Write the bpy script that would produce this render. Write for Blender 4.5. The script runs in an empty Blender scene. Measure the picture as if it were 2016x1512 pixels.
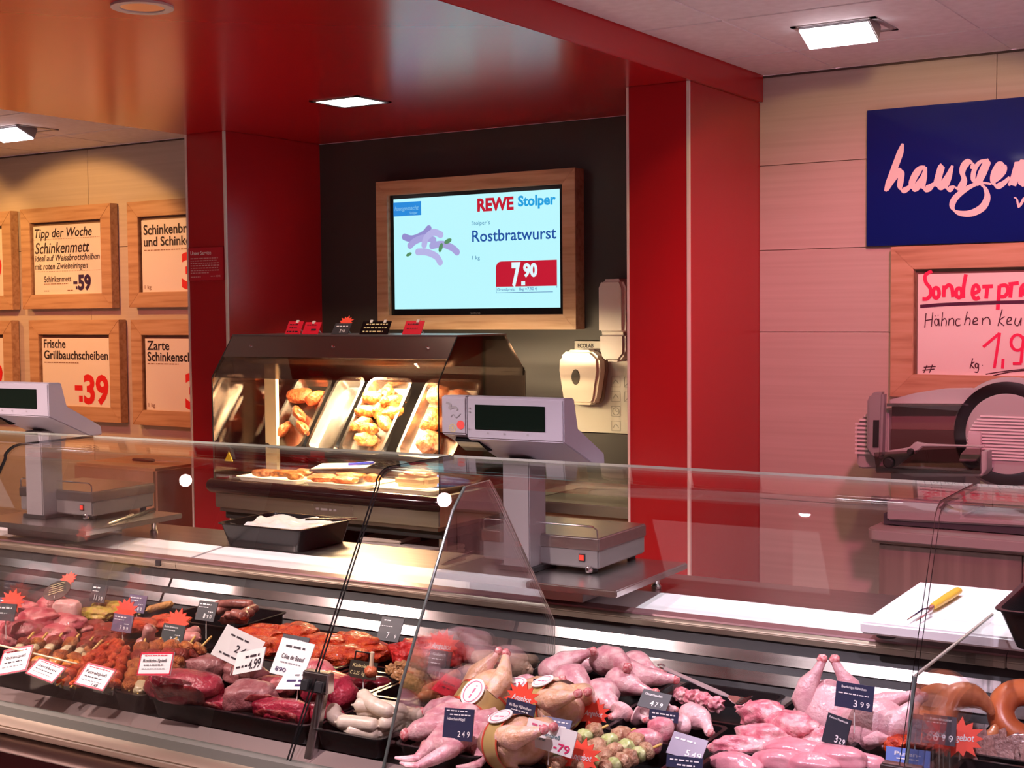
import bpy, bmesh, math, random
from mathutils import Vector, Matrix, noise
random.seed(7)
S = bpy.context.scene
COL = S.collection
pi = math.pi
V = Vector

# ---------------------------------------------------------------- camera
YAW, PITCH, ROLL, FPX, PHI, CAMH = 0.5729430, 0.0532240, -0.0090692, 2711.626, 0.0364982, 1.65
def _axes():
    cy, sy = math.cos(YAW), math.sin(YAW); cp, sp = math.cos(PITCH), math.sin(PITCH); cr, sr = math.cos(ROLL), math.sin(ROLL)
    M = Matrix(((cr, -sr, 0), (sr, cr, 0), (0, 0, 1))) @ Matrix(((1, 0, 0), (0, cp, -sp), (0, sp, cp)))
    X = M @ V((cy, 0, -sy)); Y = M @ V((sy, 0, cy)); Z = M @ V((0, -1, 0))
    return Matrix((X, Y, Z))              # world = A @ (right, down, forward)
A = _axes()
cam_d = bpy.data.cameras.new('camera'); cam = bpy.data.objects.new('camera', cam_d); COL.objects.link(cam)
cam_d.sensor_width = 36; cam_d.lens = 36 * FPX / 2016; cam_d.clip_start = .05
r_, u_, b_ = A.col[0], -A.col[1], -A.col[2]
cam.matrix_world = Matrix(((r_[0], u_[0], b_[0], 0), (r_[1], u_[1], b_[1], 0), (r_[2], u_[2], b_[2], CAMH), (0, 0, 0, 1)))
S.camera = cam

# ---------------------------------------------------------------- world, view, lights
S.view_settings.view_transform = 'Standard'; S.view_settings.look = 'None'
S.view_settings.exposure = 0.55; S.view_settings.gamma = 1.0
S.cycles.transparent_max_bounces = 32
S.cycles.max_bounces = 10
W_ = bpy.data.worlds.new('store'); S.world = W_; W_.use_nodes = True
bg = W_.node_tree.nodes['Background']; bg.inputs[0].default_value = (1.0, .46, .54, 1); bg.inputs[1].default_value = .42

def spot(name, loc, target, energy, color, size=70, blend=.4, radius=.05):
    l = bpy.data.lights.new(name, 'SPOT'); o = bpy.data.objects.new(name, l); COL.objects.link(o)
    l.energy = energy; l.color = color; l.spot_size = math.radians(size); l.spot_blend = blend; l.shadow_soft_size = radius
    o.location = loc; o.rotation_euler = (V(target) - V(loc)).to_track_quat('-Z', 'Y').to_euler()
    return o
def area(name, loc, target, energy, color, sx, sy):
    l = bpy.data.lights.new(name, 'AREA'); o = bpy.data.objects.new(name, l); COL.objects.link(o)
    l.energy = energy; l.color = color; l.shape = 'RECTANGLE'; l.size = sx; l.size_y = sy
    o.location = loc; o.rotation_euler = (V(target) - V(loc)).to_track_quat('-Z', 'Y').to_euler()
    return o
CP, SP = math.cos(PHI), math.sin(PHI)
def CL(c, d, z): return V((CP * c - SP * d, SP * c + CP * d, z))       # counter frame -> world
# meat lights: recessed ceiling spots in a row over the customers' side of the counter
MEAT = [(-4.85, 1.61, 2.42, (1.0, .66, .62), 140), (-3.80, 1.61, 2.42, (1.0, .72, .68), 175), (-2.60, 1.61, 2.42, (1.0, .80, .80), 125),
        (-1.35, 1.61, 2.51, (1.0, .76, .94), 86), (-.40, 1.61, 2.51, (.93, .76, 1.0), 76)]
for i, (c_, d_, z_, col_, e_) in enumerate(MEAT):
    spot('counter_spot_light', CL(c_, d_, z_ - .03), CL(c_ + .28, d_ + .93, .80), e_, col_, 74, .55, .024)
# lights over the back of the counter, towards the walls
spot('wall_wash_light', (-5.75, 3.75, 2.49), (-5.9, 4.95, 1.25), 46, (1.0, .46, .13), 92, .14, .05)
spot('wall_wash_light', (-7.3, 3.6, 2.49), (-7.2, 4.95, 1.25), 50, (1.0, .46, .13), 92, .15, .05)
spot('wall_wash_light', (-5.2, 2.2, 2.40), (-5.7, 4.95, .75), 60, (1.0, .18, .17), 58, .5, .05)  # added pink spot, tints the lower left wall
spot('niche_light', (-3.29, 4.01, 2.40), (-3.29, 4.12, 1.0), 16, (1.0, .80, .62), 105, .5, .06)
spot('slicer_light', (-1.12, 3.55, 2.48), (-1.45, 4.95, 1.12), 15, (1.0, .62, .26), 94, .14, .03)
spot('slicer_light', (-.7, 3.0, 2.47), (-1.35, 4.95, .95), 95, (1.0, .19, .33), 76, .6, .05)  # added pink spot without a known fixture, tints the right wall
spot('worktop_light', (-.95, 3.35, 2.47), CL(-.95, 3.27, .88), 75, (.96, .92, 1.0), 64, .4, .05)
spot('worktop_light', (-2.70, 2.472, 2.41), CL(-3.2, 3.27, .88), 40, (1.0, .82, .84), 56, .4, .05)

spot('slicer_light', (-1.45, 4.22, 2.45), (-1.05, 4.56, 1.2), 15, (.92, 1.0, .98), 34, .6, .03)

# ---------------------------------------------------------------- picture -> place helpers (rays of the solved camera)
def ray(px, py): return A @ V(((px - 1008) / FPX, (py - 756) / FPX, 1.0))
def P(px, py, z):                       # counter coordinates (c, d) of the point seen at px,py on height z
    r = ray(px, py); t = (z - CAMH) / r.z; w = r * t
    return CP * w.x + SP * w.y, -SP * w.x + CP * w.y
def WX(px, py, Y):                      # (X, Z) on a wall plane
    r = ray(px, py); t = Y / r.y
    return r.x * t, CAMH + r.z * t

# ---------------------------------------------------------------- materials
MATS = {}
def mat(name, base, rough=.5, metal=0, spec=.5, emit=None, es=1, coat=0, alpha=None):
    if name in MATS: return MATS[name]
    m = bpy.data.materials.new(name); m.use_nodes = True
    b = m.node_tree.nodes['Principled BSDF']
    b.inputs['Base Color'].default_value = (*base, 1); b.inputs['Roughness'].default_value = rough; b.inputs['Metallic'].default_value = metal
    b.inputs['Specular IOR Level'].default_value = spec; b.inputs['Coat Weight'].default_value = coat
    if emit: b.inputs['Emission Color'].default_value = (*emit, 1); b.inputs['Emission Strength'].default_value = es
    MATS[name] = m; return m
def noisy(name, cols, scale=(8, 8, 8), rough=.4, metal=0, bump=0, detail=5, pos=None, coat=0, spec=.5, bscale=None, dist=0.01):
    m = mat(name, cols[0], rough, metal, spec, coat=coat); nt = m.node_tree; N = nt.nodes; L = nt.links
    b = N['Principled BSDF']
    tc = N.new('ShaderNodeTexCoord'); mp = N.new('ShaderNodeMapping'); mp.inputs['Scale'].default_value = scale
    nz = N.new('ShaderNodeTexNoise'); nz.inputs['Scale'].default_value = 1.0; nz.inputs['Detail'].default_value = detail
    rp = N.new('ShaderNodeValToRGB'); el = rp.color_ramp.elements
    pos = pos or [.3 + .4 * i / max(1, len(cols) - 1) for i in range(len(cols))]
    while len(el) < len(cols): el.new(.5)
    for e, c, p in zip(el, cols, pos): e.position = p; e.color = (*c, 1)
    L.new(tc.outputs['Object'], mp.inputs[0]); L.new(mp.outputs[0], nz.inputs['Vector']); L.new(nz.outputs[0], rp.inputs[0]); L.new(rp.outputs[0], b.inputs['Base Color'])
    if bump:
        n2 = N.new('ShaderNodeTexNoise'); n2.inputs['Scale'].default_value = bscale or max(scale) * 1.7; n2.inputs['Detail'].default_value = 4
        L.new(tc.outputs['Object'], n2.inputs['Vector'])
        bp = N.new('ShaderNodeBump'); bp.inputs['Strength'].default_value = bump; bp.inputs['Distance'].default_value = dist
        L.new(n2.outputs[0], bp.inputs['Height']); L.new(bp.outputs[0], b.inputs['Normal'])
    return m
def thin_glass(name, tint, ior=1.45, rough=0.0, scale=1.0):
    m = bpy.data.materials.new(name); m.use_nodes = True; nt = m.node_tree; N = nt.nodes; L = nt.links; N.clear()
    out = N.new('ShaderNodeOutputMaterial'); mx = N.new('ShaderNodeMixShader'); tr = N.new('ShaderNodeBsdfTransparent'); gl = N.new('ShaderNodeBsdfGlossy')
    fr = N.new('ShaderNodeFresnel'); fr.inputs[0].default_value = ior
    mu = N.new('ShaderNodeMath'); mu.operation = 'MULTIPLY'; mu.inputs[1].default_value = scale
    tr.inputs[0].default_value = (*tint, 1); gl.inputs['Roughness'].default_value = rough; gl.inputs[0].default_value = (1, 1, 1, 1)
    L.new(fr.outputs[0], mu.inputs[0]); L.new(mu.outputs[0], mx.inputs[0]); L.new(tr.outputs[0], mx.inputs[1]); L.new(gl.outputs[0], mx.inputs[2]); L.new(mx.outputs[0], out.inputs[0])
    MATS[name] = m; return m

RED = mat('red_laminate', (.40, .010, .016), .26, spec=.5)
REDM = mat('red_soffit_laminate', (.46, .012, .014), .21, spec=.5, coat=.1)
REDM.node_tree.nodes['Principled BSDF'].inputs['Coat Roughness'].default_value = .16
BEIGE = noisy('beige_wall_panel', [(.54, .49, .43), (.61, .56, .50)], (1.2, 1.2, 60), .55, detail=3)
DARK = mat('anthracite_panel', (.042, .040, .040), .5)
WHITE_TRIM = mat('pale_edge_strip', (.75, .68, .62), .4)
TILE = noisy('ceiling_tile', [(.72, .68, .68), (.80, .77, .77)], (30, 30, 30), .8)
FLOORM = noisy('floor_tile', [(.58, .50, .48), (.66, .58, .55)], (4, 4, 4), .4)
OAK = noisy('oak_veneer', [(.40, .23, .13), (.55, .35, .21), (.62, .42, .27)], (3, 3, 45), .45, detail=6)
OAKH = noisy('oak_veneer_across', [(.40, .23, .13), (.55, .35, .21), (.62, .42, .27)], (3, 45, 45), .45, detail=6)
GREYOAK = noisy('grey_oak', [(.17, .125, .11), (.26, .20, .175)], (26, 26, 1.6), .5, detail=6)
BLOCKWOOD = noisy('butcher_block_wood', [(.50, .33, .20), (.60, .42, .27)], (20, 20, 2), .5)
STEEL = noisy('brushed_steel', [(.52, .50, .49), (.60, .58, .57)], (3, 60, 60), .27, metal=1, detail=3)
STEELD = noisy('worktop_steel', [(.42, .38, .37), (.50, .46, .45)], (2, 40, 40), .33, metal=1, detail=3)
STEELB = noisy('glare_white_steel', [(.88, .86, .88), (.93, .91, .92)], (2, 30, 30), .42, metal=.1, detail=3)  # near-white base carries the ceiling lights' reflection on the worktop strip
CHROME = mat('chrome', (.78, .77, .77), .08, 1)
GOLDST = noisy('champagne_anodised', [(.50, .42, .33), (.58, .49, .39)], (2, 50, 50), .40, metal=1)
BLACK = mat('black_plastic', (.006, .006, .007), .24, spec=.3)
BLACKM = mat('matt_black', (.012, .012, .013), .55)
TUBEM = mat('dark_bumper_gloss', (.020, .006, .007), .10)
GREYP = mat('light_grey_plastic', (.36, .345, .355), .42)
GREYD = mat('mid_grey_plastic', (.26, .25, .26), .4)
WHITEP = mat('white_plastic', (.82, .78, .72), .3)
BOARDW = mat('white_board_plastic', (.88, .87, .88), .4)
PAPER = mat('white_card', (.85, .83, .80), .6)
INK = mat('black_ink', (.02, .012, .02), .6)
NAVYINK = mat('navy_ink', (.03, .008, .09), .6)
REDINK = mat('red_ink', (.72, .012, .02), .6)
CHALK = mat('white_lettering', (.86, .84, .84), .6)
GOLDPEN = mat('gold_chalk', (.75, .62, .30), .6)
SLATE = mat('slate_card', (.045, .047, .055), .35)
LILAC = mat('lilac_card', (.17, .13, .21), .35)
NAVYC = mat('navy_card', (.035, .04, .085), .3)
REDCARD = mat('red_card', (.80, .012, .04), .4)
STARM = mat('neon_red_star', (.95, .09, .05), .45)
BLUESIGN = mat('blue_acrylic', (.006, .018, .20), .06)
GLASS = thin_glass('counter_glass', (.965, .975, .965), 1.42, scale=.36)
DIVG = thin_glass('divider_glass', (.93, .93, .93), 1.45, scale=.6)
SMOKE = thin_glass('smoked_glass', (.55, .48, .44), 1.45, scale=.7)
CLEARW = thin_glass('warmer_glass', (.94, .92, .90), 1.40, scale=.4)
PLEXI = thin_glass('slicer_plexi', (.62, .56, .55), 1.45)
FILM = thin_glass('clear_card_sleeve', (.93, .92, .92), 1.4)
LAMPW = mat('lit_lamp_white', (.9, .9, .9), .5, emit=(1, .96, .92), es=9)
LAMPS = mat('lit_spot_lens', (.9, .9, .9), .5, emit=(1, .93, .96), es=55)
LAMPR = mat('added_panel_lens', (.9, .9, .9), .5, emit=(1, .90, .92), es=2.6)
LAMPP = mat('lit_lamp_pinkwhite', (.9, .9, .9), .5, emit=(1, .86, .92), es=9)
LAMPY = mat('lit_heat_lamp', (.9, .9, .9), .5, emit=(1, .82, .52), es=22)

def meat(name, cols, scale=14, rough=.28, bump=.35, coat=.25, pos=None, bscale=60):
    return noisy(name, cols, (scale * 2.6,) * 3, rough, 0, min(1, bump * 1.6), 7, pos or [.36 + .28 * i / max(1, len(cols) - 1) for i in range(len(cols))], coat, .5, bscale * 2.2, .006)
PORK = meat('pork_meat', [(.40, .055, .075), (.52, .10, .12), (.62, .22, .21)], 13)
BEEF = meat('beef_meat', [(.20, .010, .024), (.34, .020, .045), (.40, .035, .060)], 7, .24, .4)
BEEFCUT = meat('beef_cut_face', [(.11, .008, .014), (.22, .018, .022), (.32, .07, .06)], 20, .35, .3)
BEEFGREY = meat('beef_dry_face', [(.26, .07, .075), (.38, .15, .15)], 14, .4, .3)
LIVER = meat('liver', [(.07, .006, .010), (.15, .012, .02)], 10, .12, .1)
MARI = meat('red_marinated_meat', [(.40, .022, .005), (.56, .045, .008), (.64, .085, .012)], 20, .25, .7, bscale=110)
MARID = meat('dark_marinated_meat', [(.20, .018, .010), (.36, .035, .014)], 22, .28, .7, bscale=110)
MARIK = meat('ruby_marinated_cubes', [(.34, .012, .012), (.58, .035, .03)], 18, .2, .5)
KEBAB = meat('spiced_skewer_meat', [(.26, .05, .012), (.48, .11, .020), (.62, .22, .05)], 30, .3, .8, bscale=120)
TORCH = meat('paprika_twist_meat', [(.42, .022, .006), (.62, .055, .010), (.72, .15, .035)], 40, .24, .6, bscale=120)
WHITES = meat('white_sausage_skin', [(.62, .50, .38), (.72, .60, .48)], 30, .35, .08)
PINKS = meat('pink_sausage_skin', [(.42, .14, .13), (.60, .27, .24)], 30, .3, .15)
BROWNS = meat('brown_sausage_skin', [(.20, .06, .05), (.36, .13, .10)], 34, .32, .2)
BUFFS = meat('buff_sausage_skin', [(.40, .25, .17), (.52, .36, .26)], 30, .36, .1)
TANS = meat('smoked_sausage_skin', [(.42, .12, .05), (.55, .19, .08)], 26, .34, .1)
ORANGES = meat('orange_sausage_skin', [(.52, .11, .035), (.66, .18, .06)], 8, .32, .05)
CHICK = meat('raw_chicken_skin', [(.58, .23, .27), (.70, .36, .38), (.80, .52, .51)], 16, .3, .25)
CHICKP = meat('pale_chicken_skin', [(.64, .31, .34), (.76, .46, .47)], 14, .3, .25)
CORNCH = meat('corn_chicken_skin', [(.62, .34, .19), (.78, .50, .33), (.80, .48, .42)], 16, .3, .25)
RAWPINK = meat('raw_poultry_flesh', [(.58, .13, .18), (.72, .25, .29), (.80, .44, .44)], 14, .24, .3)
FILLET = meat('poultry_fillet', [(.62, .20, .25), (.72, .31, .35)], 9, .2, .12)
BONEEND = meat('bloody_bone_end', [(.55, .08, .10), (.75, .40, .38)], 60, .25, .2)
TURKEYM = meat('marinated_turkey', [(.36, .16, .09), (.52, .29, .18), (.60, .40, .24)], 34, .15, .5)
ZUCC = meat('courgette', [(.42, .50, .16), (.62, .64, .34)], 40, .25, .1)
PEPPER = meat('yellow_marinade', [(.33, .24, .03), (.52, .36, .06), (.44, .20, .06)], 26, .22, .5)
BATTER = meat('breaded_orange', [(.46, .19, .05), (.58, .28, .08)], 60, .5, .5)
GLAZED = meat('glazed_brown_meat', [(.28, .12, .045), (.46, .24, .10)], 60, .12, .5)
ROAST = meat('roast_chicken_skin', [(.14, .035, .008), (.38, .12, .025), (.52, .24, .06)], 24, .3, .6)
ROASTB = meat('roast_pork_brown', [(.18, .05, .025), (.40, .15, .07), (.55, .28, .15)], 22, .3, .5)
ROASTR = meat('roast_slices_red', [(.50, .09, .03), (.66, .20, .08)], 26, .3, .5)
JERKY = meat('dried_meat_strip', [(.20, .085, .075), (.33, .16, .145)], 30, .5, .4)
FAT = meat('pork_fat', [(.58, .24, .22), (.66, .40, .36)], 20, .35, .2)
BAMBOO = noisy('bamboo_stick', [(.66, .38, .07), (.70, .48, .16)], (20, 20, 20), .5)
ONION = mat('onion_pieces', (.60, .47, .27), .3)
CARROT = mat('orange_pepper_pieces', (.72, .24, .03), .3)

# ---------------------------------------------------------------- mesh builder
class MB:
    def __init__(s): s.v = []; s.f = []; s.m = []; s.mi = 0
    def add(s, vs, fs):
        o = len(s.v); s.v += [tuple(v) for v in vs]; s.f += [tuple(i + o for i in f) for f in fs]; s.m += [s.mi] * len(fs); return s
    def box(s, x0, x1, y0, y1, z0, z1, M=None):
        vs = [V((x, y, z)) for x in (x0, x1) for y in (y0, y1) for z in (z0, z1)]
        if M: vs = [M @ v for v in vs]
        return s.add(vs, [(0, 1, 3, 2), (4, 6, 7, 5), (0, 4, 5, 1), (2, 3, 7, 6), (0, 2, 6, 4), (1, 5, 7, 3)])
    def prism(s, poly, a0, a1, axis='x', M=None):     # poly in the two other axes (x: y,z  y: x,z  z: x,y)
        n = len(poly)
        def mk(p, a): return V((a, p[0], p[1])) if axis == 'x' else V((p[0], a, p[1])) if axis == 'y' else V((p[0], p[1], a))
        vs = [mk(p, a0) for p in poly] + [mk(p, a1) for p in poly]
        if M: vs = [M @ v for v in vs]
        return s.add(vs, [tuple(range(n))[::-1], tuple(range(n, 2 * n))] + [(i, (i + 1) % n, n + (i + 1) % n, n + i) for i in range(n)])
    def tube(s, pts, rad, n=12, flat=1.0, up=V((0, 0, 1)), cap=True):
        pts = [V(p) for p in pts]; k = len(pts)
        if not hasattr(rad, '__len__'): rad = [rad] * k
        vs = []; prev = None
        for i, p in enumerate(pts):
            t = (pts[min(i + 1, k - 1)] - pts[max(i - 1, 0)]).normalized()
            if prev is None:
                a = t.cross(up)
                if a.length < 1e-4: a = t.cross(V((1, 0, 0)))
                a.normalize()
            else: a = (prev - t * prev.dot(t)).normalized()
            prev = a; b = a.cross(t)
            for j in range(n):
                w = 2 * pi * j / n; vs.append(p + a * (math.cos(w) * rad[i]) + b * (math.sin(w) * rad[i] * flat))
        fs = [(i * n + j, i * n + (j + 1) % n, (i + 1) * n + (j + 1) % n, (i + 1) * n + j) for i in range(k - 1) for j in range(n)]
        if cap: fs += [tuple(range(n))[::-1], tuple((k - 1) * n + j for j in range(n))]
        return s.add(vs, fs)
    def lathe(s, prof, n=24, M=None):                 # profile (r, z) around Z
        vs = [V((r * math.cos(2 * pi * j / n), r * math.sin(2 * pi * j / n), z)) for r, z in prof for j in range(n)]
        if M: vs = [M @ v for v in vs]
        k = len(prof)
        fs = [(i * n + j, i * n + (j + 1) % n, (i + 1) * n + (j + 1) % n, (i + 1) * n + j) for i in range(k - 1) for j in range(n)]
        fs += [tuple(range(n))[::-1], tuple((k - 1) * n + j for j in range(n))]
        return s.add(vs, fs)
    def blob(s, sx, sy, sz, seed=0, amp=.18, fr=1.6, sub=3, M=None, power=1.0, floor=None, fine=0):
        bm = bmesh.new(); bmesh.ops.create_icosphere(bm, subdivisions=sub, radius=1)
        off = V((seed * 3.17, seed * 1.31, seed * 7.7)); vs = []
        for v in bm.verts:
            c = v.co.copy(); q = V([math.copysign(abs(x) ** power, x) for x in c]) if power != 1 else c
            d = 1 + amp * noise.noise(c * fr + off) + (fine * noise.noise(c * fr * 5 + off) if fine else 0)
            q = V((q.x * sx, q.y * sy, q.z * sz)) * d
            if floor is not None and q.z < floor: q.z = floor + (q.z - floor) * .15
            vs.append(M @ q if M else q)
        fs = [tuple(v.index for v in f.verts) for f in bm.faces]; bm.free()
        return s.add(vs, fs)
    def obj(s, name, mats, smooth=True, bevel=0, seg=2, angle=None):
        me = bpy.data.meshes.new(name); me.from_pydata(s.v, [], s.f)
        for m in (mats if isinstance(mats, (list, tuple)) else [mats]): me.materials.append(m)
        for p, i in zip(me.polygons, s.m): p.material_index = i
        bm = bmesh.new(); bm.from_mesh(me); bmesh.ops.recalc_face_normals(bm, faces=bm.faces)
        if bevel: bmesh.ops.bevel(bm, geom=[e for e in bm.edges if len(e.link_faces) == 2 and e.calc_face_angle(0) > .5], offset=bevel, segments=seg, affect='EDGES', clamp_overlap=True)
        if smooth:
            for f in bm.faces: f.smooth = True
            for e in bm.edges:
                if len(e.link_faces) == 2 and e.calc_face_angle(0) > (angle or .75): e.smooth = False
        bm.to_mesh(me); bm.free()
        o = bpy.data.objects.new(name, me); COL.objects.link(o); return o

def tagit(o, label, cat, group=None):
    o['label'] = label; o['category'] = cat
    if group: o['group'] = group
    return o
def thing(name, label, cat, loc=(0, 0, 0), rz=0, group=None, rot=None):
    o = bpy.data.objects.new(name, None); COL.objects.link(o); o.empty_display_size = .05
    o.location = loc; o.rotation_euler = rot or (0, 0, rz)
    return tagit(o, label, cat, group)
def part(parent, name, mb, m, smooth=True, bevel=0, label=None, seg=2):
    o = mb.obj(name, m, smooth, bevel, seg); o.parent = parent
    if label: o['label'] = label
    return o
def solo(name, label, cat, mb, m, loc=(0, 0, 0), rz=0, group=None, bevel=0, smooth=True, rot=None):
    o = mb.obj(name, m, smooth, bevel); o.location = loc; o.rotation_euler = rot or (0, 0, rz)
    return tagit(o, label, cat, group)
def struct(name, mb, m, bevel=0, smooth=False):
    o = mb.obj(name, m, smooth, bevel); o['kind'] = 'structure'; o['label'] = name.replace('_', ' '); return o

# ---------------------------------------------------------------- lettering (flat faces in local XZ, facing -Y)
_TC = {}
def text_raw(s, bold=0, shear=0):
    k = (s, bold, shear)
    if k not in _TC:
        cu = bpy.data.curves.new('t', 'FONT'); cu.body = s; cu.size = 1; cu.offset = bold; cu.shear = shear; cu.resolution_u = 3
        ob = bpy.data.objects.new('t', cu); COL.objects.link(ob)
        dg = bpy.context.evaluated_depsgraph_get(); me = ob.evaluated_get(dg).to_mesh()
        vs = [v.co.copy() for v in me.vertices]; fs = [tuple(p.vertices) for p in me.polygons]
        bpy.data.objects.remove(ob); bpy.data.curves.remove(cu)
        xs = [v.x for v in vs] or [0]
        _TC[k] = (vs, fs, min(xs), max(xs))
    return _TC[k]
def put_text(mb, s, x, z, h, w=None, bold=.01, shear=0, y=0, align='l'):
    """cap height h, optional total width w, left baseline at x,z"""
    vs, fs, x0, x1 = text_raw(s, bold, shear); k = h / .70
    kx = (w / (x1 - x0)) if w else k * .82
    if align == 'c': x = x - (x1 - x0) * kx / 2
    if align == 'r': x = x - (x1 - x0) * kx
    mb.add([V((x + (v.x - x0) * kx, y, z + v.y * k)) for v in vs], fs)
def put_rule(mb, x0, x1, z0, z1, y=0): mb.add([V((x0, y, z0)), V((x1, y, z0)), V((x1, y, z1)), V((x0, y, z1))], [(0, 1, 2, 3)])
def put_small(mb, x, z, w, h, rnd, y=0):           # a row of print too small to read
    q = x
    while q < x + w:
        l = rnd.uniform(.8, 2.6) * h; put_rule(mb, q, min(q + l, x + w), z, z + h * .62, y); q += l + h * .6
def spline(pts, n=6):
    pts = [V((p[0], p[1], 0)) for p in pts]
    if len(pts) < 3: return pts
    out = []
    for i in range(len(pts) - 1):
        p0, p1, p2, p3 = pts[max(i - 1, 0)], pts[i], pts[i + 1], pts[min(i + 2, len(pts) - 1)]
        for j in range(n):
            t = j / n; out.append(.5 * ((2 * p1) + (p2 - p0) * t + (2 * p0 - 5 * p1 + 4 * p2 - p3) * t * t + (3 * p1 - p0 - 3 * p2 + p3) * t ** 3))
    return out + [pts[-1]]
_SK = [0]
def put_stroke(mb, pts, w, y=0, taper=False, slant=None):        # ribbon pen stroke through (x,z) points
    sp = spline(pts); k = len(sp); vs = []; _SK[0] += 1; yb_ = y - .00012 * (_SK[0] % 7)
    for i, p in enumerate(sp):
        y = yb_ - .000012 * i
        t = sp[min(i + 1, k - 1)] - sp[max(i - 1, 0)]
        if t.length < 1e-9: t = V((1, 0, 0))
        t.normalize(); nn = V((-t.y, t.x, 0)); ww = w
        if slant is not None: ww = w * (.35 + .9 * abs(nn.dot(V((math.cos(slant), math.sin(slant), 0)))))
        if taper: ww *= min(1, .35 + 3 * min(i, k - 1 - i) / k)
        a = p + nn * ww / 2; b = p - nn * ww / 2; vs += [V((a.x, y, a.y)), V((b.x, y, b.y))]
    mb.add(vs, [(2 * i, 2 * i + 1, 2 * i + 3, 2 * i + 2) for i in range(k - 1)])
def ring_pts(cx, cy, rx, ry, n=12, a0=0): return [(cx + rx * math.cos(a0 + 2 * pi * i / n), cy + ry * math.sin(a0 + 2 * pi * i / n)) for i in range(n + 1)]
# ================================================================ THE ROOM
YW, YC = 4.95, 4.33
SOF, CEIL = 2.43, 2.527
XL0, XL1, XR0, XR1 = -4.478, -4.248, -2.30, -2.064
struct('floor', MB().box(-9.2, 3.2, -9.2, 5.05, -.1, 0), FLOORM)
# back wall of beige panels with fine seams (left bay, right bay) and the anthracite niche panel
def panel_wall(name, x0, x1, xs, zs):
    mb = MB(); xx = [x0] + [x for x in xs if x0 < x < x1] + [x1]; zz = [0] + zs + [CEIL]; g = .0015
    for i in range(len(xx) - 1):
        for j in range(len(zz) - 1): mb.box(xx[i] + g, xx[i + 1] - g, YW, YW + .02, zz[j] + g, zz[j + 1] - g)
    mb.box(x0, x1, YW + .012, YW + .1, 0, CEIL)
    struct(name, mb, BEIGE)
panel_wall('wall_back_left', -9.2, XL0, [-8.4, -7.1, -5.85, -4.6], [1.0, 2.0])
panel_wall('wall_back_right', XR1, 3.2, [-1.19, .06, 1.31], [.92, 1.56, 1.87, 2.19])
struct('wall_niche', MB().box(XL1 - .03, XR0 + .03, YW, YW + .1, 0, SOF), DARK)
struct('wall_niche_left', MB().box(XL0, XL1, YC, YW + .05, 0, SOF), RED, .002)
struct('wall_niche_right', MB().box(XR0, XR1, YC, YW + .05, 0, SOF), RED, .002)
for i, (x0, x1) in enumerate([(XL0 - .004, XL0 + .006), (XL1 - .007, XL1 + .003), (XR0 - .003, XR0 + .005), (XR1 - .006, XR1 + .004)]):
    struct('trim_%d' % (i + 1), MB().box(x0, x1, YC - .004, YC + .006, 0, SOF - .001), WHITE_TRIM)
struct('wall_far_left', MB().box(-9.3, -9.2, -9.2, 5.05, 0, CEIL), BEIGE)
struct('wall_front', MB().box(-9.3, 3.2, -9.3, -9.2, 0, CEIL), BEIGE)
# lowered red soffit running out over the customers, fascia on its right
sm = MB().box(XL0, XR1 + .016, -9.2, YW, SOF, CEIL + .05)
struct('ceiling_soffit', sm, REDM, .002)
# tile ceiling
cm = MB(); T = .622; g = .009
def tiles(x0, x1, ox):
    i0 = int((x0 - ox) / T) - 1
    for i in range(i0, i0 + 16):
        for j in range(-22, 3):
            a, b = max(ox + i * T, x0), min(ox + (i + 1) * T, x1); c0, c1 = max(3.927 + j * .598, -9.2), min(3.927 + (j + 1) * .598, YW)
            if b - a < .03 or c1 - c0 < .03: continue
            cm.box(a + g, b - g, c0 + g, c1 - g, CEIL, CEIL + .03)
    cm.box(x0, x1, -9.2, YW, CEIL + .0035, CEIL + .06)
tiles(XR1 + .016, 3.2, -1.7535); tiles(-9.2, XL0, -4.94)
struct('ceiling', cm, TILE)
struct('trim_5', MB().box(XR1 + .016, 3.2, YW - .006, YW, CEIL - .008, CEIL), mat('shadow_gap_dark', (.10, .075, .06), .7))
struct('trim_6', MB().box(-9.2, XL0, YW - .006, YW, CEIL - .008, CEIL), MATS['shadow_gap_dark'])

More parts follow.
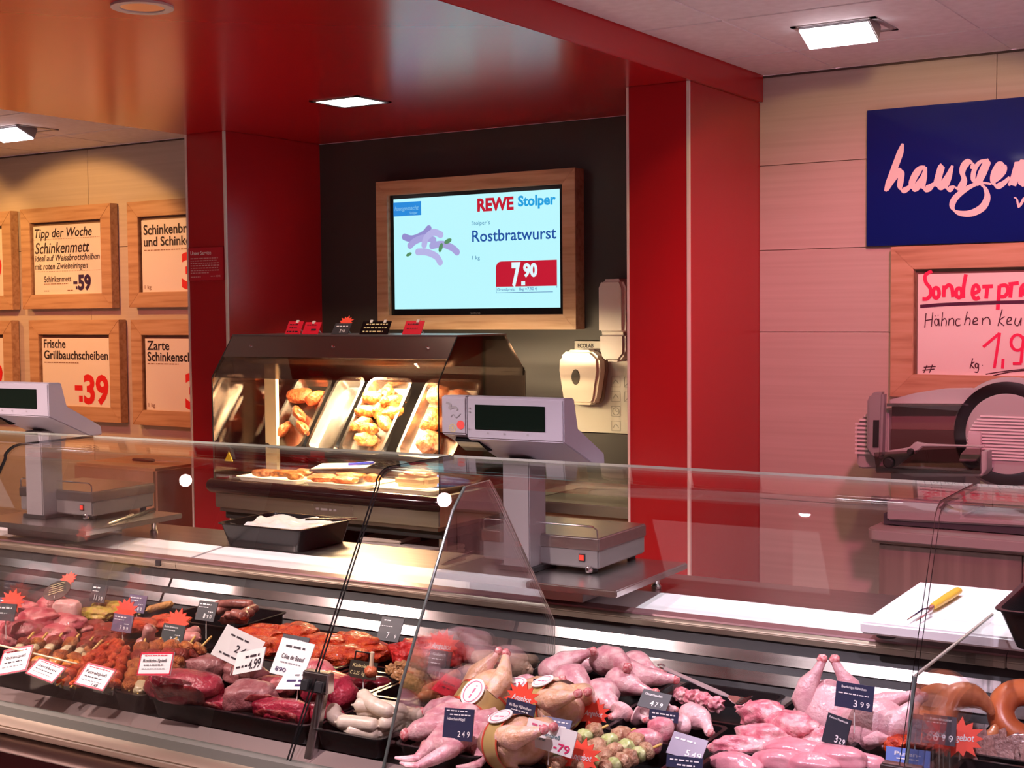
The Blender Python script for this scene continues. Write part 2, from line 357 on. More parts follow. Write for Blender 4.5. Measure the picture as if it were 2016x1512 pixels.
# ---------------------------------------------------------------- lamps in the ceiling
def ring_lamp(loc, r, label, lens=None):
    t = thing('round_downlight', label, 'ceiling light', loc)
    part(t, 'trim_ring', MB().lathe([(r * .70, 0), (r * .72, -.006), (r, -.006), (r, 0), (r * .95, .0), (r * .70, 0)], 40), mat('lamp_ring_grey', (.62, .58, .52), .4))
    part(t, 'reflector', MB().lathe([(r * .71, -.004), (r * .62, -.001)], 40), CHROME)
    part(t, 'lens', MB().lathe([(.0005, -.0035), (r * .62, -.0035), (r * .62, -.001), (.0005, -.001)], 40), lens or LAMPW)
ring_lamp((-2.701, 2.472, SOF), .078, 'round recessed downlight shining in the red soffit at upper left')
def square_lamp(loc, sx, sy, rz, label, lit, tilt=False):
    t = thing('square_downlight', label, 'ceiling light', loc, rz)
    fr = MB()
    for x0, x1, y0, y1 in ((-sx, sx, -sy, -sy + .018), (-sx, sx, sy - .018, sy), (-sx, -sx + .018, -sy, sy), (sx - .018, sx, -sy, sy)): fr.box(x0, x1, y0, y1, -.004, 0)
    part(t, 'frame', fr, mat('lamp_frame_steel', (.45, .42, .42), .35, .8))
    if tilt:       # swung-out gimbal box, lit on its lower edge
        M = Matrix.Rotation(math.radians(-24), 4, 'X')
        part(t, 'gimbal_box', MB().box(-sx + .022, sx - .022, -sy + .02, sy - .10, -.052, -.001, M), GREYD, bevel=.003)
        part(t, 'lamp_strip', MB().box(-sx + .026, sx - .026, -sy + .024, sy - .104, -.058, -.0525, M), lit)
    else:
        part(t, 'lamp_glass', MB().box(-sx + .02, sx - .02, -sy + .02, sy - .02, -.002, .0), lit)
    return t
square_lamp((-3.29, 4.012, SOF), .115, .10, 0, 'square downlight in the red soffit above the screen', LAMPW)
square_lamp((-1.487, 4.25, CEIL), .135, .115, 0, 'rectangular gimbal downlight in the white tiles above the slicer', LAMPP, True)
square_lamp((-5.50, 4.26, CEIL), .135, .115, 0, 'gimbal downlight in the white tiles at the left edge', LAMPP, True)
vt = thing('air_vent', 'slotted air vent in the ceiling tiles beside the soffit at left', 'air vent', (-4.62, 3.30, CEIL))
mbv = MB()
for k in range(5): mbv.box(-.13, .13, -.28 + k * .03, -.265 + k * .03, -.006, 0)
part(vt, 'slats', mbv, mat('vent_dark', (.10, .06, .05), .5))
part(vt, 'frame', MB().box(-.14, .14, -.30, -.285, -.007, 0).box(-.14, .14, -.13, -.115, -.007, 0).box(-.155, -.139, -.30, -.115, -.007, 0).box(.139, .155, -.30, -.115, -.007, 0), TILE)
# added panels for glints on the slats; round spots mirrored in the glass
for i, (c_, d_, z_) in enumerate([(-5.40, 1.40, SOF), (-6.35, 1.40, CEIL), (-1.62, 1.37, CEIL), (.1, .5, CEIL)]):
    p = CL(c_, d_, CEIL if not (XL0 < c_ < XR1) else SOF)
    square_lamp(p, .30, .14, PHI, 'added rectangular light panel over the customer aisle, %s' % ['left of the red soffit', 'farthest left', 'right of the red soffit', 'nearest the counter end'][i], LAMPR)
for i, (c_, d_, z_, col_, e_) in enumerate(MEAT):
    ring_lamp(CL(c_, d_, SOF if z_ < 2.45 else CEIL) if c_ > -4.5 else CL(c_, d_, CEIL), .052, 'round recessed spot in the row over the meat counter, %s' % ['leftmost', 'second from the left', 'in the middle', 'second from the right', 'rightmost'][i], LAMPS)
for i, (c_, d_) in enumerate([(-3.70, 1.18), (-2.20, 1.14), (-3.25, .69), (-1.76, .68), (-.87, 1.62)]):
    w_ = CL(c_, d_, 0); ring_lamp((w_.x, w_.y, SOF if w_.x < XR1 + .016 else CEIL), .046, 'round recessed spot over the customer aisle, %s' % ['left of the second row', 'right of the second row', 'left of the third row', 'right of the third row', 'extra one beside the first row'][i], LAMPS)

for x_, y_, z_, lab in [(-5.75, 3.75, CEIL, 'over the left price signs'), (-7.3, 3.6, CEIL, 'far left before the price signs'), (-5.2, 2.2, CEIL, 'added for the pink tint on the left wall'), (-1.12, 3.55, CEIL, 'in front of the blue sign'), (-.7, 3.0, CEIL, 'added for the pink tint on the right wall'), (-.95, 3.35, CEIL, 'over the cutting board')]:  # housings of the wall spots, the two added pink ones included
    ring_lamp((x_, y_, z_), .06, 'round recessed ceiling spot %s' % lab)

# ---------------------------------------------------------------- framed price signs on the left wall
def frame_mesh(w, h, b, t):           # mitred frame, outer size w x h, border b, thickness t; x centred, z from 0, front at y=-t
    mb = MB(); o = [(-w / 2, 0), (w / 2, 0), (w / 2, h), (-w / 2, h)]; i = [(-w / 2 + b, b), (w / 2 - b, b), (w / 2 - b, h - b), (-w / 2 + b, h - b)]
    for k in range(4):
        n = (k + 1) % 4; mb.mi = 1 if k % 2 else 0
        q = [o[k], o[n], i[n], i[k]]
        mb.prism(q, -t, 0, 'y')
    return mb
def wall_frame(name, label, cat, x0, x1, z0, z1, b, draw, t=.05, backing=True, gap=.004):
    """frame whose front outline is x0..x1,z0..z1; draw(root, sheet_w, sheet_h) letters the sheet"""
    w, h = x1 - x0, z1 - z0
    r = thing(name, label, cat, ((x0 + x1) / 2, YW - gap, z0))
    part(r, 'frame', frame_mesh(w, h, b, t), [OAK, OAKH], bevel=.0015)
    part(r, 'backing', MB().box(-w / 2 + b * .6, w / 2 - b * .6, -t * .35, -.002, b * .6, h - b * .6), mat('frame_backing', (.22, .15, .11), .7))
    sx0, sx1, sz0, sz1 = -w / 2 + b + .012, w / 2 - b - .016, b - .002, h - b - .018
    part(r, 'sheet', MB().box(sx0, sx1, -t * .72, -t * .64, sz0, sz1), PAPER)
    draw(r, sx0, sx1, sz0, sz1, -t * .72 - .0012)
    return r
def lines_draw(ink, big, small=None, price=None, pm=None, unit=None, prx=.97, shear=0):
    def f(r, x0, x1, z0, z1, y):
        W, Hh = x1 - x0, z1 - z0; rnd = random.Random(len(big)); c = MB(); s = MB()
        for (t, fx, fz, fh, fw, sh) in big: a = MB(); put_text(a, t, x0 + W * fx, z0 + Hh * fz, Hh * fh, W * fw, .018, sh, y); part(r, 'headline', a, ink, False)
        if small:
            for fx, fz, fw in small: put_small(s, x0 + W * fx, z0 + Hh * fz, W * fw, Hh * .022, rnd, y)
        if unit: put_text(s, unit, x0 + W * .03, z0 + Hh * .05, Hh * .055, W * .09, .004, 0, y)
        if s.v: part(r, 'small_print', s, mat('brown_print', (.30, .16, .11), .6), False)
        if price:
            for (t, fx, fz, fh, fw) in price: put_text(c, t, x0 + W * fx, z0 + Hh * fz, Hh * fh, W * fw, .035, 0, y)
            part(r, 'price', c, pm, False)
    return f
k_ = (YW - .054) / YW
def wl(x, z): return x * k_, CAMH + (z - CAMH) * k_
def wallframe(label, x0, x1, z0, z1, draw):
    a, b = wl(x0, z0); c, d = wl(x1, z1); wall_frame('price_sign_frame', label, 'price sign', a, c, b, d, .078, draw)
def tipp(r, x0, x1, z0, z1, y):
    W, Hh = x1 - x0, z1 - z0; a = MB(); p = MB(); s = MB(); rnd = random.Random(4)
    for t, fx, fz, fh, fw in (('Tipp der Woche', .02, .83, .13, .86), ('Schinkenmett', .02, .60, .16, .82), ('ideal auf Weissbrotscheiben', .015, .49, .09, .97), ('mit roten Zwiebelringen', .01, .37, .09, .80)):
        a = MB(); put_text(a, t, x0 + W * fx, z0 + Hh * fz, Hh * fh, W * fw, .010, .22, y); part(r, 'headline', a, INK, False)
    a = MB(); put_text(a, 'Schinkenmett', x0 + W * .15, z0 + Hh * .185, Hh * .085, W * .41, .01, 0, y)
    part(r, 'headline', a, INK, False)
    put_text(p, '59', x0 + W * .66, z0 + Hh * .07, Hh * .20, W * .19, .05, 0, y); put_rule(p, x0 + W * .59, x0 + W * .65, z0 + Hh * .145, z0 + Hh * .185, y); put_rule(p, x0 + W * .625, x0 + W * .65, z0 + Hh * .07, z0 + Hh * .115, y)
    part(r, 'price', p, NAVYINK, False)
    put_small(s, x0 + W * .15, z0 + Hh * .15, W * .36, Hh * .02, rnd, y); put_small(s, x0 + W * .15, z0 + Hh * .05, W * .07, Hh * .02, rnd, y); put_small(s, x0 + W * .50, z0 + Hh * .05, W * .08, Hh * .025, rnd, y)
    for fz in (.80, .335):
        for i in range(40): put_rule(s, x0 + W * (.0 + i * .025), x0 + W * (.015 + i * .025), z0 + Hh * fz, z0 + Hh * (fz + .006), y)
    part(r, 'small_print', s, MATS['brown_print'] if 'brown_print' in MATS else mat('brown_print', (.30, .16, .11), .6), False)
def minus39(r, x0, x1, z0, z1, y):
    lines_draw(INK, [('Frische', .03, .855, .125, .33, 0), ('Grillbauchscheiben', .03, .69, .125, .955, 0)], [(.03, .63, .52)], [('39', .62, .06, .40, .36)], REDINK)(r, x0, x1, z0, z1, y)
    W, Hh = x1 - x0, z1 - z0; p = MB(); put_rule(p, x0 + W * .485, x0 + W * .60, z0 + Hh * .235, z0 + Hh * .31, y); put_rule(p, x0 + W * .545, x0 + W * .60, z0 + Hh * .07, z0 + Hh * .16, y)
    part(r, 'price', p, REDINK, False)
wallframe('oak framed sign headed Tipp der Woche for Schinkenmett, upper row on the left wall', -6.412, -5.686, 1.682, 2.231, tipp)
wallframe('oak framed sign for Schinkenbraten, upper row, partly hidden by the red pillar', -5.559, -4.833, 1.683, 2.228,
    lines_draw(INK, [('Schinkenbraten', .03, .80, .135, .80, 0), ('und Schinken', .03, .64, .125, .68, 0)], [(.03, .575, .80)], [('3', .53, .06, .46, .19), ('99', .74, .06, .46, .22)], REDINK, '1 kg'))
wallframe('oak framed sign for Frische Grillbauchscheiben at 39 cents, lower row', -6.365, -5.640, 1.078, 1.621, minus39)
wallframe('oak framed sign for Zarte Schinkenschnitzel, lower row, partly hidden by the red pillar', -5.551, -4.826, 1.074, 1.620,
    lines_draw(INK, [('Zarte', .03, .845, .125, .30, 0), ('Schinkenschnitzel', .03, .69, .125, .86, 0)], [(.03, .645, .42)], [('3', .53, .06, .46, .19), ('49', .74, .06, .46, .22)], REDINK, '1 kg'))
wallframe('oak framed sign cut by the left picture edge, upper row', -7.222, -6.496, 1.680, 2.228, lines_draw(INK, [], None, [('9', .80, .20, .40, .18)], REDINK))
wallframe('oak framed sign cut by the left picture edge, lower row', -7.240, -6.513, 1.077, 1.620, lines_draw(INK, [], None, [('9', .80, .24, .36, .18)], REDINK))

# small red service notice on the left pillar
nt_ = thing('service_notice', 'small red notice headed Unser Service on the left red pillar', 'notice', (-4.365, YC - .002, 1.793))
part(nt_, 'plate', MB().box(-.104, .104, -.006, 0, 0, .143), mat('notice_red', (.50, .012, .03), .3), bevel=.001)
a = MB(); put_text(a, 'Unser Service', -.09, .112, .016, .125, .012, 0, -.0072); part(nt_, 'headline', a, CHALK, False)
a = MB(); rnd = random.Random(2)
for i, w in enumerate((.165, .16, .17, .175, .165, .172, .11)): put_small(a, -.09, .094 - i * .0105, w, .0065, rnd, -.0072)
put_small(a, -.09, .014, .06, .006, rnd, -.0072); put_small(a, .03, .016, .03, .005, rnd, -.0072); put_text(a, 'REWE', .062, .014, .008, .026, .02, 0, -.0072)
part(nt_, 'small_print', a, mat('notice_print', (.70, .42, .42), .6), False)

# ---------------------------------------------------------------- screen in its oak frame
tv = thing('advertising_screen', 'flat screen in an oak frame advertising Rostbratwurst on the dark niche wall', 'screen', (-3.345, YW - .002, 1.571))
kk = .985
part(tv, 'frame', frame_mesh(1.044 * kk, .667 * kk, .062, .075), [OAK, OAKH], bevel=.0015)
part(tv, 'bezel', MB().box(-.455, .455, -.052, -.004, .055, .602), mat('gloss_black', (.006, .006, .008), .12), bevel=.004)
SX0, SX1, SZ0, SZ1 = -.430, .428, .090, .577
scr = part(tv, 'screen', MB().box(SX0, SX1, -.0545, -.0525, SZ0, SZ1), mat('screen_glow', (.02, .02, .02), .2, emit=(.50, .94, 1.0), es=.68))
def em(n, c, s=.68): return mat('screen_' + n, (.01, .01, .01), .3, emit=c, es=s)
SW, SH = SX1 - SX0, SZ1 - SZ0
def sp(fx, fz): return SX0 + SW * fx, SZ0 + SH * (1 - fz)
ys = -.0556
def screen_text(name, s, fx, fz, fh, fw, m, bold=.01, shear=0):
    a = MB(); x, z = sp(fx, fz); put_text(a, s, x, z, SH * fh, SW * fw, bold, shear, ys); part(scr, name, a, m, False)
screen_text('red_wordmark', 'REWE', .525, .148, .105, .215, em('red', (.55, .008, .03)), .045)
screen_text('blue_wordmark', 'Stolper', .765, .125, .085, .215, em('cyan', (.01, .36, .75)), .035)
screen_text('maker_line', 'Stolper´s', .49, .268, .035, .11, em('blue', (.03, .20, .42)), .0)
screen_text('product_name', 'Rostbratwurst', .492, .415, .10, .49, em('deep', (.01, .08, .36)), .012)
screen_text('unit_line', '1 kg', .492, .57, .033, .045, MATS['screen_blue'], 0)
a = MB(); x0, z0 = sp(0, .155); x1, z1 = sp(.178, .03); put_rule(a, x0, x1, z0, z1, ys); part(scr, 'logo_box', a, em('logo', (.02, .26, .72)), False)
ys -= .0008
screen_text('logo_script', 'hausgemacht', .008, .105, .04, .155, em('pale', (.25, .55, .80)), 0, .3)
screen_text('logo_word', 'Stolper', .105, .142, .022, .05, MATS['screen_pale'], .01)
ys += .0008
a = MB(); bx0, bz0 = sp(.632, .815); bx1, bz1 = sp(.984, .595)
cz = .028; arc = [(bx0 + cz - cz * math.cos(t), bz1 - cz + cz * math.sin(t)) for t in [i * pi / 12 for i in range(7)]]
a.add([V((p[0], ys, p[1])) for p in [(bx0, bz0)] + arc + [(bx1, bz1), (bx1, bz0)]], [tuple(range(len(arc) + 3))]); part(scr, 'price_box', a, MATS['screen_red'], False)
a = MB(); bz2 = sp(0, .868)[1]
put_rule(a, bx0, bx0 + .002, bz2, bz0, ys); put_rule(a, bx0, bx1 - .02, bz2, bz2 + .002, ys); put_rule(a, bx1 - .002, bx1, bz2 + .018, bz0, ys)
put_text(a, 'Grundpreis:   1kg =7.90 €', bx0 + .006, bz2 + .009, .012, .20, 0, 0, ys); part(scr, 'base_price', a, MATS['screen_deep'], False)
ys -= .0008
a = MB(); put_text(a, '7', bx0 + .080, bz0 + .006, .092, .045, .05, 0, ys); put_text(a, '90', bx0 + .138, bz0 + .042, .052, .07, .05, 0, ys); put_rule(a, bx0 + .128, bx0 + .147, bz0 + .004, bz0 + .021, ys)
part(scr, 'price', a, em('white', (.75, .95, 1)), False)
ys += .0008
def sausage_pic(pts, w, m):
    a = MB(); sp_ = [V((*sp(px, pz), 0)) for px, pz in pts]; put_stroke(a, [(q.x, q.y) for q in sp_], w, ys)
    for q in (sp_[0], sp_[-1]): a.add([V((q.x + w / 2 * math.cos(t), ys - .0002, q.y + w / 2 * math.sin(t))) for t in [i * pi / 8 for i in range(16)]], [tuple(range(16))])
    part(scr, 'pictured_sausage', a, m, False)
l1 = em('lav1', (.30, .27, .62)); l2 = em('lav2', (.40, .37, .72)); l3 = em('lav3', (.48, .46, .80))
for i, (pts, m) in enumerate([([(.07, .345), (.12, .365), (.19, .33), (.225, .28)], l1), ([(.105, .425), (.14, .385), (.20, .36), (.255, .385)], l2), ([(.195, .425), (.21, .36), (.255, .315), (.30, .34)], l3),
        ([(.245, .435), (.31, .425), (.37, .46), (.40, .50)], l2), ([(.155, .485), (.21, .49), (.27, .53), (.295, .585)], l3)]):
    sausage_pic(pts, .030, m); ys -= .0004
gm = em('leaf', (.10, .28, .13))
for cx, cz_, rx, rz in ((.345, .40, .020, .012), (.098, .505, .016, .009), (.30, .455, .012, .02)):
    a = MB(); a.add([V((sp(cx, cz_)[0] + rx * math.cos(t), ys, sp(cx, cz_)[1] + rz * math.sin(t + .5))) for t in [i * pi / 8 for i in range(16)]], [tuple(range(16))]); part(scr, 'pictured_leaf', a, gm, False)
a = MB(); put_text(a, 'SAMSUNG', -.022, .066, .007, .05, .01, 0, -.0532); part(tv, 'maker_mark', a, mat('grey_print', (.25, .25, .26), .5), False)

# ---------------------------------------------------------------- blue sign and handwritten board on the right wall
yb = YW - .03
bx, bz = WX(1705.6, 485, yb); bx2, bz2_ = WX(1706, 217.7, yb)
bs = thing('blue_shop_sign', 'glossy blue acrylic sign with white script hausgemacht on the right wall', 'sign', (bx, YW - .002, bz))
part(bs, 'panel', MB().box(0, 1.9, -.028, -.016, 0, bz2_ - bz), BLUESIGN, bevel=.001)
part(bs, 'spacer', MB().box(.1, 1.8, -.016, 0, .05, bz2_ - bz - .05), BLACKM)
def wpt(q, yy, ox, oz):
    X, Z = WX(1480 + q[0] / 2.362, 160 + q[1] / 2.362, yy); return X - ox, Z - oz
a = MB(); SC = -.8
for pts in [[(703, 290), (690, 335), (664, 405), (640, 470), (622, 512)], [(630, 508), (655, 462), (680, 424), (697, 420), (694, 455), (690, 490), (702, 507), (724, 500), (745, 478)],
        [(808, 398), (784, 406), (760, 438), (744, 478), (752, 500), (772, 488), (795, 450), (810, 402)], [(810, 398), (802, 440), (796, 482), (806, 502), (828, 494), (850, 474)],
        [(848, 488), (864, 448), (884, 396), (870, 446), (866, 486), (884, 488), (910, 445), (934, 392)], [(934, 392), (914, 448), (904, 486), (918, 502), (940, 490)],
        [(938, 486), (958, 498), (978, 486), (988, 458), (980, 424), (988, 394), (1008, 376), (1028, 384), (1022, 408)],
        [(1096, 366), (1062, 376), (1036, 412), (1030, 456), (1046, 472), (1072, 436), (1098, 372), (1066, 436), (1062, 472), (1086, 498), (1096, 540), (1074, 586), (1020, 614), (962, 612), (934, 586), (946, 545), (1000, 500), (1060, 474), (1116, 478)],
        [(1116, 474), (1146, 450), (1168, 418), (1172, 392), (1152, 390), (1128, 432), (1124, 470), (1142, 488), (1172, 474), (1200, 446)],
        [(1196, 486), (1218, 432), (1236, 376), (1222, 440), (1214, 480), (1240, 416), (1266, 374), (1262, 424), (1254, 478), (1282, 414), (1308, 374), (1304, 424), (1300, 470), (1316, 490), (1340, 470)]]:
    put_stroke(a, [wpt(q, yb, bx, bz) for q in pts], .021, -.0292, True, SC)
part(bs, 'script_lettering', a, CHALK, False)
a = MB()
for pts in [[(1219, 540), (1233, 548), (1240, 588)], [(1240, 588), (1258, 562), (1266, 540)]]: put_stroke(a, [wpt(q, yb, bx, bz) for q in pts], .008, -.0292, True, SC)
part(bs, 'small_lettering', a, CHALK, False)
x0, z0 = WX(1752, 781, YW - .054); xi, zi = WX(1796, 739, YW - .03); _, zt = WX(1752, 486, YW - .054)
def hand_draw(r, sx0, sx1, sz0, sz1, y):
    ox, oy, oz = r.location; yy = oy + y
    ink = mat('marker_dark', (.055, .012, .03), .6)
    def st(name, groups, w, m):
        a = MB()
        for pts in groups: put_stroke(a, [wpt(q, yy, ox, oz) for q in pts], w, y)
        part(r, name, a, m, False)
    st('red_headline', [[(838, 882), (808, 902), (810, 935), (830, 962), (832, 992), (816, 1011), (794, 1012)], ring_pts(858, 984, 14, 24), [(893, 1004), (895, 950)], [(895, 968), (914, 948), (930, 960), (936, 1004)],
        ring_pts(964, 984, 14, 22), [(996, 898), (985, 960), (984, 1008)], [(1030, 986), (1056, 974), (1048, 950), (1032, 956), (1027, 990), (1040, 1012), (1060, 1004)], [(1072, 955), (1122, 953)], [(1097, 955), (1090, 1010)],
        [(1152, 950), (1144, 1062)], [(1152, 952), (1182, 950), (1192, 974), (1176, 1000), (1148, 1000)], [(1208, 940), (1202, 1006)], [(1194, 944), (1242, 938)], [(1250, 1004), (1254, 962), (1270, 942)],
        [(1262, 975), (1300, 968), (1290, 945), (1265, 985), (1300, 1000)]], .013, mat('marker_pink_red', (.85, .02, .12), .6))
    st('dark_rule', [[(783, 1047), (900, 1038), (1100, 1030), (1300, 1025)]], .012, mat('marker_violet', (.07, .005, .05), .6))
    st('handwritten_line', [[(811, 1078), (805, 1146)], [(842, 1074), (835, 1142)], [(806, 1112), (838, 1108)], ring_pts(859, 1120, 9, 15), [(870, 1104), (872, 1138)], [(852, 1090), (854, 1093)], [(866, 1087), (868, 1090)],
        [(888, 1074), (882, 1138)], [(884, 1115), (897, 1103), (905, 1115), (903, 1138)], [(918, 1103), (915, 1136)], [(916, 1115), (931, 1102), (940, 1112), (938, 1136)], [(970, 1106), (955, 1106), (948, 1122), (955, 1137), (972, 1132)],
        [(1003, 1070), (989, 1134)], [(991, 1115), (1006, 1100), (1016, 1110), (1012, 1134)], [(1030, 1120), (1050, 1111), (1044, 1100), (1032, 1107), (1030, 1128), (1052, 1129)], [(1074, 1100), (1072, 1132)], [(1073, 1112), (1092, 1098), (1106, 1107), (1108, 1132)],
        [(1165, 1060), (1145, 1138)], [(1176, 1094), (1152, 1115), (1174, 1138)], [(1190, 1119), (1208, 1108), (1202, 1098), (1190, 1105), (1188, 1128), (1209, 1130)], [(1228, 1100), (1223, 1126), (1238, 1136), (1254, 1100)], [(1254, 1100), (1250, 1136)], [(1285, 1066), (1278, 1130), (1295, 1132)]], .0035, ink)
    st('red_price', [[(1076, 1236), (1153, 1171)], [(1153, 1170), (1141, 1250), (1128, 1334)], [(1169, 1290), (1166, 1336)], ring_pts(1236, 1215, 30, 36), [(1266, 1186), (1258, 1250), (1252, 1310)], [(1255, 1312), (1214, 1313)]], .010, MATS['marker_pink_red'])
    st('dark_notes', [[(815, 1320), (800, 1356)], [(840, 1318), (826, 1356)], [(800, 1330), (856, 1326)], [(794, 1344), (850, 1338)], [(1028, 1288), (1015, 1336)], [(1036, 1304), (1020, 1318), (1036, 1336)], ring_pts(1046, 1322, 7, 10), [(1055, 1313), (1052, 1350), (1036, 1352)], [(1072, 1320), (1074, 1322)],
        [(1088, 1362), (1180, 1348), (1290, 1336)], [(1122, 1369), (1200, 1352), (1290, 1343)]], .0035, ink)
wall_frame('handwritten_offer_board', 'oak framed white board with handwritten Sonderpreis offer below the blue sign', 'price sign', x0, x0 + .98, z0, zt, .082, hand_draw)

# ---------------------------------------------------------------- hygiene corner beside the right pillar
hb = thing('hygiene_board', 'white hygiene plan board with small pictograms behind the soap dispenser', 'board', (-2.60, YW - .002, 1.143))
part(hb, 'plate', MB().box(-.28, .28, -.006, 0, 0, .382), mat('grey_white_plate', (.48, .47, .42), .4), bevel=.003)
a = MB(); put_text(a, 'ECOLAB', -.262, .352, .016, .075, .03, 0, -.0072); part(hb, 'maker_lettering', a, INK, False); a = MB(); put_rule(a, -.03, .20, .246, .2475, -.0072); put_rule(a, -.03, .2, .07, .0712, -.0072); part(hb, 'ruling', a, INK, False)
a = MB(); put_text(a, 'D1', -.15, .342, .030, .055, .04, 0, -.0072); part(hb, 'blue_code', a, mat('navy_print', (.01, .02, .12), .5), False)
a = MB()
for i, (px_, pz_) in enumerate([(-.105, .192), (-.045, .192), (-.105, .132), (-.045, .132), (-.105, .072), (-.105, .012)]):
    for e in ((0, .042, 0, .002), (0, .042, .040, .042), (0, .002, 0, .042), (.040, .042, 0, .042)): put_rule(a, px_ + e[0], px_ + e[1], pz_ + e[2], pz_ + e[3], -.0072)
    if i in (1, 3): put_stroke(a, [(px_ + .004, pz_ + .004), (px_ + .038, pz_ + .038)], .003, -.0072)
    elif i == 4: put_stroke(a, ring_pts(px_ + .021, pz_ + .021, .015, .015), .003, -.0072); put_stroke(a, [(px_ + .021, pz_ + .032), (px_ + .021, pz_ + .021), (px_ + .03, pz_ + .021)], .003, -.0072)
    else: put_stroke(a, [(px_ + .008, pz_ + .012), (px_ + .02, pz_ + .028), (px_ + .034, pz_ + .014)], .003, -.0072)
part(hb, 'pictograms', a, mat('pictogram_grey', (.22, .22, .20), .6), False)
sd = thing('soap_dispenser', 'white wall soap dispenser with a grey oval window beside the right pillar', 'soap dispenser', (-2.812, YW - .008, 1.262))
prof = [(-.076, .02), (-.096, .14), (-.093, .195), (-.055, .226), (.055, .226), (.093, .195), (.096, .14), (.076, .02), (.06, .002), (-.06, .002)]
part(sd, 'shell', MB().prism(prof, -.085, -.022, 'y'), mat('warm_white_gloss', (.80, .70, .58), .15), bevel=.016, seg=4)
part(sd, 'back_shell', MB().prism([(p[0] * 1.0, p[1]) for p in prof], -.03, 0, 'y'), mat('brown_grey_plastic', (.30, .22, .17), .35), bevel=.004)
a = MB().lathe([(.0, .004), (.018, .004), (.02, 0), (.0, 0)], 24, Matrix.Translation((-.012, -.085, .115)) @ Matrix.Rotation(pi / 2, 4, 'X') @ Matrix.Diagonal((1, 1.6, 1, 1)))
part(sd, 'window', a, mat('dispenser_window', (.10, .09, .075), .1))
dd_ = thing('towel_dispenser', 'tall white rounded dispenser half hidden by the right pillar', 'dispenser', (-2.655, YW - .002, 1.438))
p2 = [(-.062, .03), (-.062, .30), (-.045, .335), (.045, .335), (.062, .30), (.062, .03), (.03, 0), (-.03, 0)]
part(dd_, 'cover', MB().prism([(x, max(z, .115)) for x, z in p2 if z > .02] , -.10, 0, 'y'), WHITEP, bevel=.014, seg=3)
part(dd_, 'lower_cup', MB().prism([(-.058, .035), (-.058, .116), (.058, .116), (.058, .035), (.03, .004), (-.03, .004)], -.094, -.002, 'y'), mat('milky_plastic', (.50, .43, .42), .3), bevel=.010, seg=3)

# ---------------------------------------------------------------- sink unit in the niche
sk = thing('sink_unit', 'steel topped sink unit with pale wood doors in the niche behind the scale', 'sink unit', (-2.62, 4.47, 0))
part(sk, 'cabinet', MB().box(-.27, .30, .03, .47, .10, .875), OAK)
part(sk, 'plinth', MB().box(-.26, .30, .06, .46, 0, .10), BLACKM)
for nm, x0, x1 in (('door', -.268, -.135), ('door', -.131, .15), ('door', .154, .30)):
    d_ = part(sk, nm, MB().box(x0, x1, .012, .03, .115, .86), OAK, bevel=.002)
    part(d_, 'handle', MB().tube([((x0 + x1) / 2 - .03, .006, .79), ((x0 + x1) / 2 - .03, -.012, .79), ((x0 + x1) / 2 + .03, -.012, .79), ((x0 + x1) / 2 + .03, .006, .79)], .005, 8), CHROME)
top = MB(); zt_ = .92
top.box(-.30, .31, 0, .075, .878, zt_).box(-.30, .31, .42, .475, .878, zt_).box(-.30, -.20, .075, .42, .878, zt_).box(.24, .31, .075, .42, .878, zt_)
part(sk, 'steel_top', top, STEEL, bevel=.004)
part(sk, 'basin', MB().prism([(-.20, .918), (.24, .918), (.20, .80), (-.16, .80)], .075, .42, 'y'), mat('basin_steel', (.30, .28, .27), .25, 1))
part(sk, 'upstand', MB().box(-.30, .31, .462, .476, zt_, zt_ + .06), STEEL)
part(sk, 'tap', MB().tube([(.05, .44, .92), (.05, .44, 1.06), (.06, .42, 1.10), (.10, .30, 1.12), (.25, .26, 1.10)], [.016, .014, .013, .011, .011], 12), CHROME)
# ================================================================ HOT DISPLAY AND ITS STAND
ew = thing('equipment_stand', 'dark open stand with steel legs carrying the heated display', 'stand', (-3.37, 3.92, 0))
part(ew, 'top_frame', MB().box(-.53, .53, .02, .535, .84, .872), BLACKM, bevel=.003)
part(ew, 'shelf', MB().box(-.53, .53, .03, .53, .745, .765), BLACKM)
part(ew, 'back_panel', MB().box(-.53, .53, .525, .535, .05, .86), BLACKM)
for x in (-.51, .51):
    for y in (.05, .50): part(ew, 'leg', MB().tube([(x, y, 0), (x, y, .845)], .016, 12), STEEL)
hd = thing('heated_display', 'steel and smoked glass heated counter display full of roast meat', 'heated display', (-3.37, 3.90, .872))
part(hd, 'base_box', MB().box(-.545, .545, 0, .57, .016, .115), STEEL, bevel=.004)
part(hd, 'lower_ledge', MB().box(-.53, .53, .012, .56, 0, .018), MATS['bronze_steel'] if 'bronze_steel' in MATS else mat('bronze_steel', (.20, .165, .15), .3, .9))
part(hd, 'bumper', MB().tube([(-.548, -.004, .103), (-.535, -.012, .103), (.535, -.012, .103), (.548, -.004, .103)], .029, 20), TUBEM)
a = MB(); put_small(a, -.022, .042, .10, .013, random.Random(8), -.0018); part(hd, 'raised_lettering', a, mat('grey_relief', (.30, .25, .25), .4), False)
part(hd, 'badge_plate', MB().box(-.035, .155, -.001, .001, .025, .068), STEELD)
def pane(poly_yz, x0, x1, th=.004, axis='x'): return MB().prism(poly_yz, x0, x1, axis)
part(hd, 'front_glass', MB().box(-.545, .545, 0, .004, .13, .527), CLEARW)
part(hd, 'upper_front_glass', MB().prism([(0, .529), (.004, .527), (.064, .605), (.060, .608)], -.545, .545, 'x'), SMOKE)
part(hd, 'top_front_panel', MB().prism([(.060, .608), (.064, .605), (.124, .685), (.118, .690)], -.545, .545, 'x'), mat('bronze_steel', (.20, .165, .15), .3, .9))
